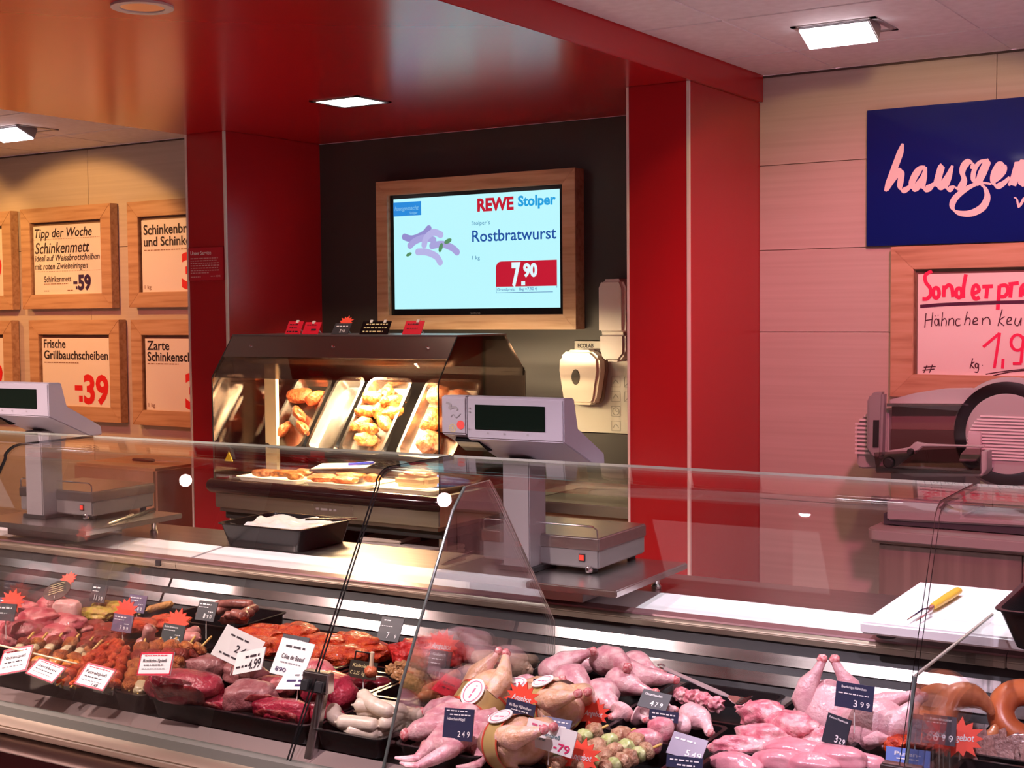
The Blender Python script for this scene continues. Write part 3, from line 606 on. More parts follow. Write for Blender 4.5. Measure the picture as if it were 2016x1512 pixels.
for x in (-.42, .0, .44):
    b_ = MB().lathe([(.0005, -.004), (.008, -.003), (.009, .0), (.0005, .0)], 14, Matrix.Translation((x, .088, .646)) @ Matrix.Rotation(math.radians(127), 4, 'X') @ Matrix.Rotation(pi, 4, 'X'))
    part(hd, 'cap_bolt', b_, CHROME)
part(hd, 'top_plate', MB().box(-.55, .55, .115, .44, .685, .693), STEELD, bevel=.002)
part(hd, 'lamp_housing', MB().prism([(.09, .605), (.11, .66), (.13, .684), (.43, .684), (.43, .640), (.16, .575)], -.50, .50, 'x'), mat('housing_dark_steel', (.16, .125, .105), .4, .6), bevel=.006)
side = [(0, .13), (0, .527), (.12, .688), (.43, .688), (.57, .545), (.57, .13)]
part(hd, 'side_glass', MB().prism(side, -.549, -.545, 'x'), SMOKE); part(hd, 'side_glass', MB().prism(side, .545, .549, 'x'), SMOKE)
for x in (-.547, .547):
    part(hd, 'side_edge', MB().tube([(x, 0, .13), (x, 0, .527), (x, .12, .69)], .0025, 8), BLACKM)
part(hd, 'deck_plate', MB().box(-.535, .535, .01, .56, .115, .122), STEEL)
part(hd, 'rear_ledge', MB().prism([(.30, .122), (.55, .122), (.55, .20), (.36, .185)], -.30, .50, 'x'), STEEL, bevel=.003)
part(hd, 'rear_frame', MB().box(-.545, .545, .555, .568, .115, .16).box(-.545, .545, .555, .568, .53, .56), BLACKM)
part(hd, 'glare_post', MB().box(-.515, -.455, .262, .28, .122, .575), mat('glare_cream', (.80, .70, .52), .4))  # made-up post, its cream stands in for a reflected strip of light
for x in (-.30, 0, .30):
    h_ = part(hd, 'heat_lamp', MB().tube([(x - .13, .30, .612), (x + .13, .30, .612)], .012, 12), LAMPY)
area('heat_light', (-3.27, 3.90 + .26, .872 + .595), (-3.25, 3.90 + .30, .872 + .1), 38, (1.0, .70, .38), .75, .10)
area('heat_light', (-3.10, 3.90 + .14, .872 + .575), (-3.08, 3.90 + .5, .872 + .25), 15, (1.0, .72, .40), .5, .06)
def hot(x, y, z): return (-3.37 + x, 3.90 + y, .872 + z)
# tilted pans at the back
def tub(w, d, h, r=.02, t=.003, taper=.012, rim=.008):
    mb = MB(); N = 5
    def loop(hw, hd_, z, rr):
        L_ = []
        for cx, cy, a0 in ((hw - rr, hd_ - rr, 0), (-hw + rr, hd_ - rr, pi / 2), (-hw + rr, -hd_ + rr, pi), (hw - rr, -hd_ + rr, 1.5 * pi)):
            for i in range(N + 1): a_ = a0 + i * pi / 2 / N; L_.append(V((cx + rr * math.cos(a_), cy + rr * math.sin(a_), z)))
        return L_
    hw, hd_ = w / 2, d / 2
    loops = [loop(hw - taper - rim, hd_ - taper - rim, 0, r), loop(hw - rim, hd_ - rim, h - .003, r), loop(hw, hd_, h - .003, r + .004), loop(hw, hd_, h, r + .004),
             loop(hw - rim - t, hd_ - rim - t, h, r), loop(hw - taper - rim - t, hd_ - taper - rim - t, t, r)]
    vs = [v for l in loops for v in l]; n = len(loops[0])
    fs = [(i * n + j, i * n + (j + 1) % n, (i + 1) * n + (j + 1) % n, (i + 1) * n + j) for i in range(len(loops) - 1) for j in range(n)]
    fs += [tuple(range(n))[::-1], tuple((len(loops) - 1) * n + j for j in range(n))]
    return mb.add(vs, fs)
TILT = math.radians(52)
def pan(x, w, label):
    t = thing('gastronorm_pan', label, 'pan', hot(x, .395, .345), rot=(TILT, 0, 0), group=None)
    part(t, 'tub', tub(w, .36, .045, .03, .002, .012, .010), STEEL); return t
pan(-.42, .20, 'tilted steel pan of red glazed meat at the left of the heated display')
pan(-.225, .15, 'empty bright tilted steel pan between the red meat and the chicken in the heated display')
pan(-.02, .22, 'tilted steel pan of roast chicken pieces in the middle of the heated display')
pan(.29, .27, 'tilted steel pan of large roasts at the right end of the heated display')
MT = Matrix.Rotation(TILT, 4, 'X')
def in_pan(x, u, v, h=.03):           # point u across, v up the slope inside the pan at x
    q = MT @ V((u, v, h)); return V(hot(x, .395, .345)) + q
def bent(L, r0, r1, bend=.25, n=14, bulge=.0):
    pts = []; rad = []
    for i in range(n):
        t = i / (n - 1); pts.append(V(((t - .5) * L, math.sin(t * pi) * bend * L * .5, 0)))
        e = min(1, math.sqrt(max(0, 1 - (1 - min(t, 1 - t) / .14) ** 2))) if min(t, 1 - t) < .14 else 1
        rad.append(max(.0006, (r0 + (r1 - r0) * t + bulge * math.sin(t * pi)) * e))
    return pts, rad
rnd = random.Random(11)
def roast_piece(name, label, cat, loc, rot, sz, m, seed, group=None, am=.3):
    mb = MB().blob(*sz, seed=seed, amp=am, fr=1.7, sub=3, power=.85, fine=.05)
    return solo(name, label, cat, mb, m, loc, group=group, rot=rot)
WHERE = ['at the top', 'upper left', 'upper right', 'in the centre', 'lower left', 'lower right', 'at the bottom', 'at the left edge', 'at the right edge', 'near the middle top', 'lower centre']
spots9 = [(0, .12), (-.055, .085), (.055, .075), (0, .03), (-.055, -.04), (.055, -.03), (0, -.11), (-.065, .02), (.065, .02), (.02, .075), (-.01, -.065)]
for i, (u, v) in enumerate(spots9):
    roast_piece('roast_chicken_piece', 'browned chicken piece %s of the middle tilted pan' % WHERE[i], 'roast chicken', in_pan(-.02, u, v, .035), (TILT + rnd.uniform(-.4, .4), rnd.uniform(-.5, .5), rnd.uniform(0, 6)), (.048, .026, .024), ROAST, i + 1, 'roast chicken pieces in the middle pan')
for i, (u, v, s_) in enumerate([(-.045, .10, .06), (.05, .09, .055), (-.03, -.01, .065), (.06, -.03, .055), (.0, -.11, .06)]):
    roast_piece('roast_joint', 'large browned roast %s of the right tilted pan' % ['upper left', 'upper right', 'left of centre', 'right of centre', 'lowest'][i], 'roast', in_pan(.29, u, v, .04), (TILT, rnd.uniform(-.4, .4), rnd.uniform(0, 6)), (s_, s_ * .72, .04), ROASTB if i != 2 else ROAST, i + 30, 'roasts in the right pan', .22)
for i, (u, v) in enumerate([(-.05, .09), (.045, .08), (-.01, .0), (-.05, -.08), (.05, -.07)]):
    roast_piece('glazed_meat_slice', 'red glazed meat slice %s of the left tilted pan' % ['upper left', 'upper right', 'in the middle', 'lower left', 'lower right'][i], 'roast', in_pan(-.42, u, v, .03), (TILT, 0, rnd.uniform(0, 6)), (.055, .035, .02), ROASTR, i + 40, 'glazed slices in the left pan')
# shallow plates on the deck with schnitzel, ham and roast slices
for i, (x, w, lab) in enumerate([(-.30, .32, 'flat white tray of fried meat at the left of the heated display deck'), (.04, .30, 'flat white tray of cutlets in the middle of the heated display deck'), (.36, .28, 'flat white tray with sausage loaf at the right of the heated display deck')]):
    t = thing('serving_tray', lab, 'tray', hot(x, .13, .123)); part(t, 'tub', tub(w, .22, .018, .02, .002, .008, .006), WHITEP)
flat = [(-.36, .09, 'dark crusted meat slice at the left end of the display deck', ROASTB, .05), (-.28, .11, 'fried meat slice second from the left on the display deck', ROAST, .055), (-.20, .08, 'fried cutlet third from the left on the display deck', ROAST, .05), (-.23, .17, 'fried piece behind the left cutlets on the display deck', ROAST, .045),
        (-.04, .07, 'reddish breaded cutlet in the middle of the display deck', ROASTR, .06), (.06, .075, 'reddish cutlet right of the middle of the display deck', ROASTR, .055), (.01, .16, 'brown fried pieces at the back of the middle tray', ROAST, .06), (.12, .16, 'small brown roast behind the cutlets on the middle tray', ROAST, .04)]
for i, (x, y, lab, m, s_) in enumerate(flat):
    roast_piece('fried_meat', lab, 'fried meat', hot(x, y, .152), (0, 0, rnd.uniform(-.5, .5)), (s_, s_ * .7, .015), m, i + 60)
lf = thing('meat_loaf', 'pale meat loaf with an orange crust at the right of the display deck', 'meat loaf', hot(.37, .11, .141))
part(lf, 'loaf', MB().box(-.075, .075, -.05, .05, 0, .045), mat('loaf_crumb', (.62, .45, .30), .4), bevel=.014, seg=3)
part(lf, 'crust', MB().blob(.06, .04, .012, 3, .2, 2).obj and MB().blob(.06, .04, .012, 3, .2, 2, M=Matrix.Translation((0, 0, .048))), ROASTR)
cbd = thing('clipboard', 'black clipboard with white sheets lying in front of the tilted pans', 'clipboard', hot(-.065, .205, .175), rot=(.10, -.05, .25))
part(cbd, 'board', MB().box(-.12, .12, -.05, .05, 0, .006), BLACKM, bevel=.002)
part(cbd, 'paper', MB().box(-.11, .12, -.045, .052, .0065, .010), PAPER)
part(thing('ballpoint_pen', 'blue ballpoint pen on the clipboard', 'pen', hot(.01, .225, .194), rot=(0, -.10, .25)), 'barrel', MB().tube([(-.05, 0, 0), (.05, 0, 0), (.058, 0, 0)], [.006, .006, .003], 10), mat('blue_plastic', (.03, .04, .45), .3))
part(thing('plastic_bag', 'blue lump for the reflection of the screen at the right of the display deck', 'reflection', hot(.41, .235, .123), rot=(0, 0, .1)), 'tinted_body', MB().blob(.10, .035, .022, 5, .35, 2.4, M=Matrix.Translation((0, 0, .024))), mat('reflection_blue', (.10, .22, .80), .25))  # blue lump stands in for the screen mirrored in the glass top
# warning triangle on the left pane
wt = MB().prism([(-.022, 0), (.022, 0), (0, .038)], -.002, 0, 'y')
solo('warning_sticker', 'small yellow triangular warning sticker inside the heated display, left', 'sticker', wt, mat('warning_yellow', (.80, .60, .02), .5), hot(-.47, .006, .20))

# price cards standing on the display's top plate
def card(name, label, cat, loc, w, h, m, lean=.45, rz=0, txt=(), star=None, ink=CHALK, clip=None, foot=True, spike=0, roll=0, sleeve=None, group=None, extra=None):
    t = thing(name, label, cat, loc, rot=(0, 0, rz), group=group)
    M = Matrix.Rotation(roll, 4, 'Y') @ Matrix.Rotation(-lean, 4, 'X'); Mt = M
    b = MB().box(-w / 2, w / 2, -.0012, .0012, 0, h, M); part(t, 'card', b, m)
    by = {}
    for (s_, fx, fz, fh, fw, *ex) in txt:
        im = ex[0] if ex else ink; mb = by.setdefault(im.name, (im, MB()))[1]
        tmp = MB()
        if s_ is None: put_small(tmp, -w / 2 + w * fx, h * fz, w * fw, h * fh, random.Random(int(fx * 100 + fz * 1000)), -.0022)
        else: put_text(tmp, s_, -w / 2 + w * fx, h * fz, h * fh, w * fw, .012, 0, -.0022)
        mb.add([M @ V(v) for v in tmp.v], tmp.f)
    for im, mb in by.values():
        part(t, 'lettering', mb, im, False)
    if sleeve:
        e = MB()
        for x0, x1, z0, z1 in ((-w / 2, w / 2, h - .004, h), (-w / 2, w / 2, 0, .004), (-w / 2, -w / 2 + .003, 0, h), (w / 2 - .003, w / 2, 0, h)): put_rule(e, x0, x1, z0, z1, -.0020)
        e.v = [tuple(M @ V(v)) for v in e.v]; part(t, 'border', e, sleeve, False)
    if star: star_part(t, M, w * star[0] - w / 2, h * star[1], star[2], star[3] if len(star) > 3 else False)
    if clip:
        for fx in clip: part(t, 'clip', MB().box(-w / 2 + w * fx - .006, -w / 2 + w * fx + .006, -.003, .003, h - .007, h + .005, M), WHITEP)
    if foot: part(t, 'foot', MB().tube([M @ V((w * .3, .002, h * .55)), V((w * .32, h * .75, .001))], .0018, 6), FILM)
    if spike: part(t, 'spike', MB().tube([M @ V((0, .002, h * .3)), V((0, .006, -spike))], .0014, 6), WHITEP)
    if extra: extra(t, M)
    return t
def star_mesh(r, n=14, M=None, th=.0012):
    pts = []
    for i in range(2 * n):
        q = r * ((1.0 if (i // 2) % 2 else .88) if i % 2 == 0 else .62); a_ = pi * i / n; pts.append((q * math.cos(a_), q * .82 * math.sin(a_)))
    return MB().prism(pts, -th, th, 'y', M)
def star_part(t, M, x, z, r, word):
    T_ = M @ Matrix.Translation((x, .0035, z))
    p_ = part(t, 'star_burst', star_mesh(r, 13, T_), STARM)
    if word:
        tmp = MB(); put_text(tmp, 'Angebot', -r * .52, -r * .12, r * .26, r * 1.05, .015, .2, -.0022); tmp.v = [tuple(T_ @ V(v)) for v in tmp.v]; part(p_, 'lettering', tmp, CHALK, False)
def on_top(px, y=.16):
    X, Z = WX(px, 657, 3.90 + y); return (X, 3.90 + y, .872 + .694)
redt = [('Fleischkäse', .1, .70, .14, .62, INK), (None, .1, .45, .1, .7, INK), (None, .1, .2, .1, .8, INK)]
card('price_card', 'red price card at the far left on top of the heated display', 'price card', on_top(575), .075, .056, REDCARD, .5, .0, [(None, .15, .7, .12, .6, INK), (None, .2, .45, .12, .5, INK), (None, .1, .15, .14, .75, INK)], clip=[.6])
card('price_card', 'red price card second from left on top of the heated display', 'price card', on_top(610), .08, .052, REDCARD, .5, .0, [(None, .15, .72, .12, .6, INK), (None, .5, .3, .2, .35, INK)], clip=[.5])
card('price_card', 'black price card with a neon red star on top of the heated display', 'price card', on_top(668), .08, .05, SLATE, .6, 0, [(None, .15, .65, .15, .7), ('2', .45, .15, .28, .1), ('10', .62, .15, .25, .16)], star=(.55, 1.12, .038))
card('price_card', 'black handwritten card with two white clips on top of the heated display', 'price card', on_top(735), .135, .055, BLACK, .5, 0, [(None, .15, .72, .13, .75, GOLDPEN), (None, .1, .45, .13, .8, GOLDPEN), (None, .1, .15, .16, .7, GOLDPEN)], clip=[.3, .78])
card('price_card', 'red price card at the right on top of the heated display below the screen', 'price card', on_top(810), .085, .056, REDCARD, .5, 0, [(None, .15, .72, .1, .6, INK), (None, .15, .4, .1, .6, INK)], clip=[.65])

# papers on the stand's shelf
def stack(label, loc, rz, w, d, n, sd):
    t = thing('bag_stack', label, 'paper stack', loc, rz); r2 = random.Random(sd)
    for k in range(n):
        o_ = r2.uniform(-.006, .006); part(t, 'paper_bundle', MB().box(-w / 2 + o_, w / 2 + o_, -d / 2, d / 2, k * .016, k * .016 + .0145), mat('printed_paper_%d' % (k % 2), [(.62, .52, .46), (.46, .38, .36)][k % 2], .6), bevel=.003)
stack('stack of printed paper bags on the shelf under the heated display, left pile', (-3.17, 4.06, .766), .15, .17, .16, 3, 1)
stack('low pile of loose paper bags on the shelf under the heated display, right pile', (-2.975, 4.05, .766), -.2, .17, .18, 2, 2)
part(thing('tape_roll', 'roll of tape lying behind the paper bags under the heated display', 'tape roll', (-3.20, 4.14, .845), rot=(1.2, .2, .2)), 'ring', MB().tube([V((.035 * math.cos(t), .035 * math.sin(t), 0)) for t in [i * pi / 12 for i in range(25)]], .010, 8), mat('tape_grey', (.40, .36, .34), .5))

# butcher block with knife at the left wall
bk = thing('butcher_block', 'big wooden butcher block behind the left scale', 'butcher block', (-5.03, 4.36, 0))
part(bk, 'block', MB().box(-.28, .28, 0, .52, .40, .945), BLOCKWOOD, bevel=.012)
for x in (-.22, .22):
    for y in (.06, .46): part(bk, 'leg', MB().box(x - .04, x + .04, y - .04, y + .04, 0, .40), BLOCKWOOD, bevel=.004)
kn = thing('boning_knife', 'knife with a dark handle lying on the butcher block', 'knife', (-4.99, 4.52, .958), .12)
part(kn, 'handle', MB().tube([(-.075, 0, 0), (-.07, 0, 0), (.045, 0, 0), (.055, 0, 0)], [.006, .011, .012, .008], 10, .7), mat('dark_red_handle', (.05, .008, .008), .4))
part(kn, 'blade', MB().prism([(.055, -.010), (.20, -.003), (.21, .006), (.055, .012)], -.001, .001, 'z'), CHROME)

# ================================================================ SLICER AND ITS CABINET
sc = thing('slicer_cabinet', 'grey oak cabinet with a rounded worktop under the meat slicer', 'cabinet', (-1.48, 4.44, 0))
tp = MB(); arc = [(.05 - .05 * math.cos(t), .05 - .05 * math.sin(t)) for t in [i * pi / 16 for i in range(9)]]
tp.prism(arc + [(1.9, 0), (1.9, .50), (0, .50)], .880, .917, 'z'); part(sc, 'worktop', tp, mat('grey_worktop', (.33, .29, .29), .35), bevel=.004)
part(sc, 'body', MB().box(.035, 1.88, .05, .49, .08, .875), GREYOAK)
part(sc, 'edge_strip', MB().box(.02, 1.9, .02, .05, .870, .880), STEELD)
for x0 in (.04, .50, .96, 1.42):
    part(sc, 'door', MB().box(x0, x0 + .455, .032, .05, .09, .866), GREYOAK, bevel=.002)
ms = thing('meat_slicer', 'grey meat slicer with a big round blade guard at the right', 'meat slicer', (-1.26, 4.52, .917))
def sx(px, pz): X, Z = WX(px, pz, 4.52); return X + 1.26, Z - .917
def spoly(pts): return [sx(*p) for p in pts]
part(ms, 'base', MB().prism(spoly([(1742, 1008), (1742, 985), (1890, 990), (1890, 1020), (2120, 1035), (2120, 1045), (1742, 1026)]), .02, .30, 'y'), GREYP, bevel=.006)
part(ms, 'base_recess', MB().box(-.19, .60, .03, .30, .004, .040), mat('slicer_dark_base', (.05, .045, .06), .5))
for x in (-.15, .5):
    for y in (.06, .26): part(ms, 'foot', MB().lathe([(.02, 0), (.02, .012), (.0005, .012)], 14, Matrix.Translation((x, y, 0))), BLACKM)
a = MB(); a.prism(spoly([(1845, 1000), (1856, 994), (1860, 990), (1864, 994), (1875, 1001), (1864, 1006), (1860, 1010), (1856, 1006)]), .0165, .0195, 'y'); part(ms, 'emblem', a, mat('emblem_dark', (.12, .10, .11), .4))
part(ms, 'thickness_knob', MB().tube([V((sx(1735, 992)[0], .08, sx(1735, 992)[1])), V((sx(1725, 992)[0], .08, sx(1725, 992)[1])), V((sx(1702, 990)[0], .08, sx(1702, 990)[1]))], [.020, .016, .016], 16), BLACKM)
part(ms, 'pedestal', MB().prism(spoly([(1742, 932), (1890, 938), (1890, 1000), (1742, 992)]), .06, .26, 'y'), GREYD, bevel=.006)
# ribbed motor housing at the left
mh = MB(); r0 = spoly([(1677, 838), (1690, 822), (1706, 806), (1740, 806), (1740, 925), (1684, 926), (1677, 920)]); mh.prism(r0, .05, .24, 'y'); part(ms, 'motor_housing', mh, GREYP, bevel=.006)
rb = MB()
for k in range(11):
    z_ = sx(1690, 812 + k * 8.2)[1]; xl = sx(max(1676, 1703 - k * 9), 850)[0] - .002; rb.box(xl, sx(1712, 850)[0], .042, .052, z_ - .0035, z_ + .0035)
part(ms, 'cooling_ribs', rb, mat('rib_light', (.70, .64, .66), .3))
part(ms, 'hand_guard', MB().prism(spoly([(1706, 790), (1712, 776), (1722, 772), (1739, 772), (1735, 900), (1728, 906), (1715, 900), (1705, 886)]), .0, .045, 'y'), GREYD, bevel=.008)
part(ms, 'grip_slot', MB().prism(spoly([(1720, 827), (1731, 827), (1730, 880), (1719, 880)]), -.004, .002, 'y'), BLACKM)
part(ms, 'gauge_plate', MB().prism(spoly([(1740, 789), (1790, 776), (1848, 767), (1900, 766), (1914, 769), (1905, 800), (1885, 812), (1742, 801)]), .055, .085, 'y'), GREYP, bevel=.003)
part(ms, 'product_rail', MB().prism(spoly([(1742, 795), (1890, 796), (1890, 800), (1742, 801)]), .02, .055, 'y'), STEEL)
part(ms, 'carriage_back', MB().prism(spoly([(1743, 800), (1888, 800), (1905, 830), (1902, 850), (1743, 848)]), .070, .085, 'y'), mat('slicer_brown_plate', (.17, .105, .10), .35))
part(ms, 'carriage_front', MB().prism(spoly([(1743, 848), (1902, 850), (1902, 878), (1885, 895), (1882, 915), (1743, 915)]), .060, .085, 'y'), mat('slicer_dark_plate', (.075, .050, .045), .4))
part(ms, 'carriage_tray', MB().prism(spoly([(1728, 926), (1760, 927), (1806, 937), (1938, 936), (1950, 922), (1938, 930), (1728, 918)]), -.03, .06, 'y'), GREYP, bevel=.002)
arm = [(1743, 900), (1752, 886), (1796, 879), (1808, 868), (1830, 872), (1880, 874), (1945, 876), (1945, 880), (1880, 878), (1822, 878), (1808, 890), (1790, 902), (1772, 916), (1757, 921), (1746, 915)]
part(ms, 'pusher_arm', MB().prism(spoly(arm), -.035, -.018, 'y'), mat('arm_alloy', (.50, .47, .48), .3, .3), bevel=.003)
for px_, pz_, rr in ((1758, 908, .019), (1800, 887, .011)):
    q = sx(px_, pz_); part(ms, 'clamp_knob', MB().lathe([(.0005, .0), (rr, .0), (rr, .012), (rr * .7, .02), (.0005, .02)], 20, Matrix.Translation((q[0], -.035, q[1])) @ Matrix.Rotation(pi / 2, 4, 'X')), BLACKM)
part(ms, 'plexi_guard', MB().prism(spoly([(1730, 888), (1890, 880), (1940, 880), (1940, 930), (1735, 928)]), -.05, -.046, 'y'), PLEXI)
part(ms, 'pusher_plate', MB().prism(spoly([(1902, 852), (1928, 852), (1928, 900), (1918, 910), (1884, 910), (1888, 895), (1902, 880)]), .02, .034, 'y'), mat('frosted_plate', (.50, .44, .47), .3), bevel=.003)
part(ms, 'guard_bracket', MB().prism(spoly([(1938, 886), (1950, 886), (1950, 922), (1940, 934), (1936, 934)]), -.05, .02, 'y'), GREYP, bevel=.002)
cx_, cz_ = sx(1975, 857); Rb = .170
Mb = Matrix.Translation((cx_, .05, cz_)) @ Matrix.Rotation(pi / 2, 4, 'X')
part(ms, 'blade_guard', MB().lathe([(Rb * .80, -.006), (Rb, -.010), (Rb + .012, -.03), (Rb + .012, -.055), (Rb * .85, -.055), (Rb * .80, -.006)], 64, Mb), mat('guard_alloy', (.42, .39, .41), .35, .4))
part(ms, 'blade', MB().lathe([(.0005, -.004), (Rb * .80, -.004), (Rb * .99, -.002), (Rb * .80, .003), (.0005, .003)], 64, Mb), mat('blade_steel', (.20, .19, .22), .2, 1))
pl = MB().lathe([(.0005, .004), (Rb * .76, .004), (Rb * .78, .0), (.0005, .0)], 64, Mb); part(ms, 'blade_cover', pl, GREYP)
rb = MB()
for k in range(14):
    zz = .095 - k * .0105; hw = math.sqrt(max(0, (Rb * .74) ** 2 - zz * zz)); rb.box(cx_ - hw, cx_ + hw, .042, .0465, cz_ + zz - .0025 - .04, cz_ + zz + .0025 - .04) if zz - .04 > -Rb * .6 else None
part(ms, 'cover_ribs', rb, mat('rib_light', (.70, .64, .66), .3))

# ================================================================ THE REFRIGERATED COUNTER
RC0, RD0 = -1.84, 2.6
rc = thing('refrigerated_counter', 'long refrigerated meat counter with bent glass front and steel louvred back', 'display counter', CL(RC0, RD0, 0), PHI)
def lc(c): return c - RC0
def ld(d): return d - RD0
def cprism(poly, c0, c1): return MB().prism([(ld(d), z) for d, z in poly], lc(c0), lc(c1), 'x')
CA, CB = -5.0, .72; MODS = [(-4.97, -4.34), (-4.334, -3.096), (-3.090, -1.846), (-1.838, -.606), (-.598, .70)]
part(rc, 'front_panel', cprism([(2.17, .08), (2.19, .60), (2.30, .60), (2.30, .08)], CA, CB), mat('burgundy_panel', (.09, .012, .016), .25))
part(rc, 'plinth', cprism([(2.28, 0), (2.28, .08), (3.5, .08), (3.5, 0)], CA, CB), BLACKM)
part(rc, 'bumper_rail', MB().tube([(lc(CA), ld(2.165), .628), (lc(CB), ld(2.165), .628)], .021, 20), mat('bumper_champagne', (.70, .58, .50), .25, .5))
part(rc, 'lower_rail', cprism([(2.120, .672), (2.115, .690), (2.150, .703), (2.20, .703), (2.20, .66), (2.15, .662)], CA, CB), GOLDST, bevel=.004)
part(rc, 'glass_channel', cprism([(2.150, .703), (2.156, .722), (2.186, .722), (2.20, .703)], CA, CB), mat('channel_grey_green', (.27, .27, .23), .35, .5))
part(rc, 'deck', cprism([(2.250, .690), (2.250, .728), (3.02, .728), (3.02, .69)], CA, CB), STEEL)
part(rc, 'front_plate', cprism([(2.19, .690), (2.19, .700), (2.250, .7285), (2.250, .69)], CA, CB), mat('front_plate_sheen', (.34, .25, .235), .40, .6))  # pinkish reflections on the steel are put into its base colour
part(rc, 'back_panel', cprism([(3.02, .69), (3.02, .70), (3.150, .852), (3.19, .852), (3.19, .69)], CA, CB), BLACKM)
SLAT = noisy('louver_steel', [(.34, .30, .30), (.42, .38, .38)], (3, 60, 60), .13, metal=1, detail=3)
for (a0, a1) in MODS:
    for k, (d_, z_) in enumerate([(3.115, .826), (3.078, .787), (3.040, .748)]):
        s_ = part(rc, 'louver_slat', cprism([(d_, z_), (d_ + .017, z_ - .004), (d_ + .004, z_ - .026), (d_ - .014, z_ - .024)], a0 + .002, a1 - .002), SLAT)
        for t_ in (.3, .8): part(s_, 'slat_bracket', cprism([(d_ + .0, z_ - .020), (d_ + .02, z_ - .012), (d_ + .012, z_ - .040), (d_ - .008, z_ - .040)], a0 + (a1 - a0) * t_, a0 + (a1 - a0) * t_ + .016), GREYD)
    part(rc, 'front_lip', cprism([(3.135, .850), (3.132, .866), (3.140, .877), (3.160, .881), (3.176, .878), (3.19, .850)], a0 - .003, a1 + .003), GOLDST, bevel=.002)
    part(rc, 'lip_trim', cprism([(3.139, .8765), (3.141, .881), (3.176, .884), (3.176, .880)], a0 - .003, a1 + .003), mat('mauve_trim', (.30, .16, .17), .3, .4))
    part(rc, 'bright_strip', cprism([(3.176, .874), (3.352, .890), (3.352, .86), (3.176, .86)], a0 + .004, a1 - .004), STEELB)
    part(rc, 'worktop', cprism([(3.352, .888), (3.352, .86), (3.62, .84), (3.62, .888)], a0 - .003, a1 + .003), STEELD, bevel=.0015)
part(rc, 'rear_cabinet', cprism([(3.19, .08), (3.19, .84), (3.60, .84), (3.60, .08)], CA, CB), GREYP)
for px_ in (320, 1915):
    c_ = P(px_, 1107 if px_ < 900 else 1293, .864)[0]; part(rc, 'sensor_window', cprism([(3.130, .855), (3.129, .872), (3.137, .874), (3.137, .855)], c_ - .010, c_ + .010), BLACKM)
# bent glass panes
prof = [(2.168, .712), (2.499, 1.262)]
ang0 = math.atan2(.55, .331); cxg, czg, rg = 2.552, 1.230, .0675
for i in range(1, 9):
    t_ = (pi - (pi / 2 - ang0) * 1.0) - (i / 8) * (pi / 2 - (pi / 2 - ang0)); prof.append((cxg + rg * math.cos(t_), czg + rg * math.sin(t_)))
prof.append((2.81, 1.2985))
def glass_pane(c0, c1):
    mb = MB(); th = .006; n = len(prof); inn = []
    for i in range(n):
        p0, p1 = prof[max(i - 1, 0)], prof[min(i + 1, n - 1)]; dx, dz = p1[0] - p0[0], p1[1] - p0[1]; l_ = math.hypot(dx, dz); inn.append((prof[i][0] + dz / l_ * th, prof[i][1] - dx / l_ * th))
    for (x0, x1) in ((lc(c0), lc(c1)),):
        vs = [V((x0, ld(p[0]), p[1])) for p in prof] + [V((x1, ld(p[0]), p[1])) for p in prof] + [V((x0, ld(p[0]), p[1])) for p in inn] + [V((x1, ld(p[0]), p[1])) for p in inn]
        fs = []; mi = []
        for i in range(n - 1):
            fs += [(i, i + 1, n + i + 1, n + i), (2 * n + i, 3 * n + i, 3 * n + i + 1, 2 * n + i + 1)]; mi += [0, 0]
            fs += [(i, 2 * n + i, 2 * n + i + 1, i + 1), (n + i, n + i + 1, 3 * n + i + 1, 3 * n + i)]; mi += [1, 1]
        fs += [(n - 1, 3 * n - 1, 4 * n - 1, 2 * n - 1), (0, n, 3 * n, 2 * n)]; mi += [2, 1]
        mb.add(vs, fs); mb.m = mi
    o = mb.obj('glass_pane', [GLASS, mat('glass_cut_edge', (.012, .014, .014), .15), mat('glass_top_edge', (.34, .36, .30), .2)], True, angle=.5); o.parent = rc; return o
for a0, a1 in MODS:
    g_ = glass_pane(a0, a1); g_['label'] = 'bent clear glass pane'
# clamps at the joints, low on the front glass
for j in (-4.337, -3.093, -1.842, -.602):
    cl = part(rc, 'glass_clamp', cprism([(2.262, .842), (2.268, .886), (2.292, .886), (2.288, .842)], j - .035, j + .035), STEEL, bevel=.003)
    part(cl, 'post', cprism([(2.215, .70), (2.268, .845), (2.284, .845), (2.235, .70)], j + .003, j + .025), STEEL, bevel=.002)
    for s_ in (-.019, .019): part(cl, 'rubber_grip', cprism([(2.250, .848), (2.256, .870), (2.263, .870), (2.259, .848)], j + s_ - .011, j + s_ + .011), BLACKM, bevel=.002)
# glass dividers inside the case
part(rc, 'glass_divider', cprism([(2.232, .722), (2.30, .88), (2.50, 1.215), (2.55, 1.262), (2.655, 1.265), (2.70, 1.215), (2.953, .882), (2.953, .79), (2.94, .722)], -1.643, -1.637), DIVG, label='divider pane between the beef and the poultry')
part(rc, 'divider_edge', MB().tube([(lc(-1.640), ld(d), z) for d, z in ((2.232, .722), (2.30, .88), (2.50, 1.215), (2.55, 1.262))], .0035, 8), mat('divider_edge_green', (.10, .12, .11), .2))
part(rc, 'divider_edge', MB().tube([(lc(-1.640), ld(d), z) for d, z in ((2.55, 1.262), (2.655, 1.265), (2.70, 1.215), (2.953, .882), (2.953, .79))], .0012, 6), mat('divider_edge_pale', (.42, .40, .34), .2))
part(rc, 'glass_divider', cprism([(2.30, .722), (2.400, 1.005), (3.045, .988), (3.045, .80), (3.0, .735)], -.617, -.611), DIVG, label='low divider pane beside the ring sausages')
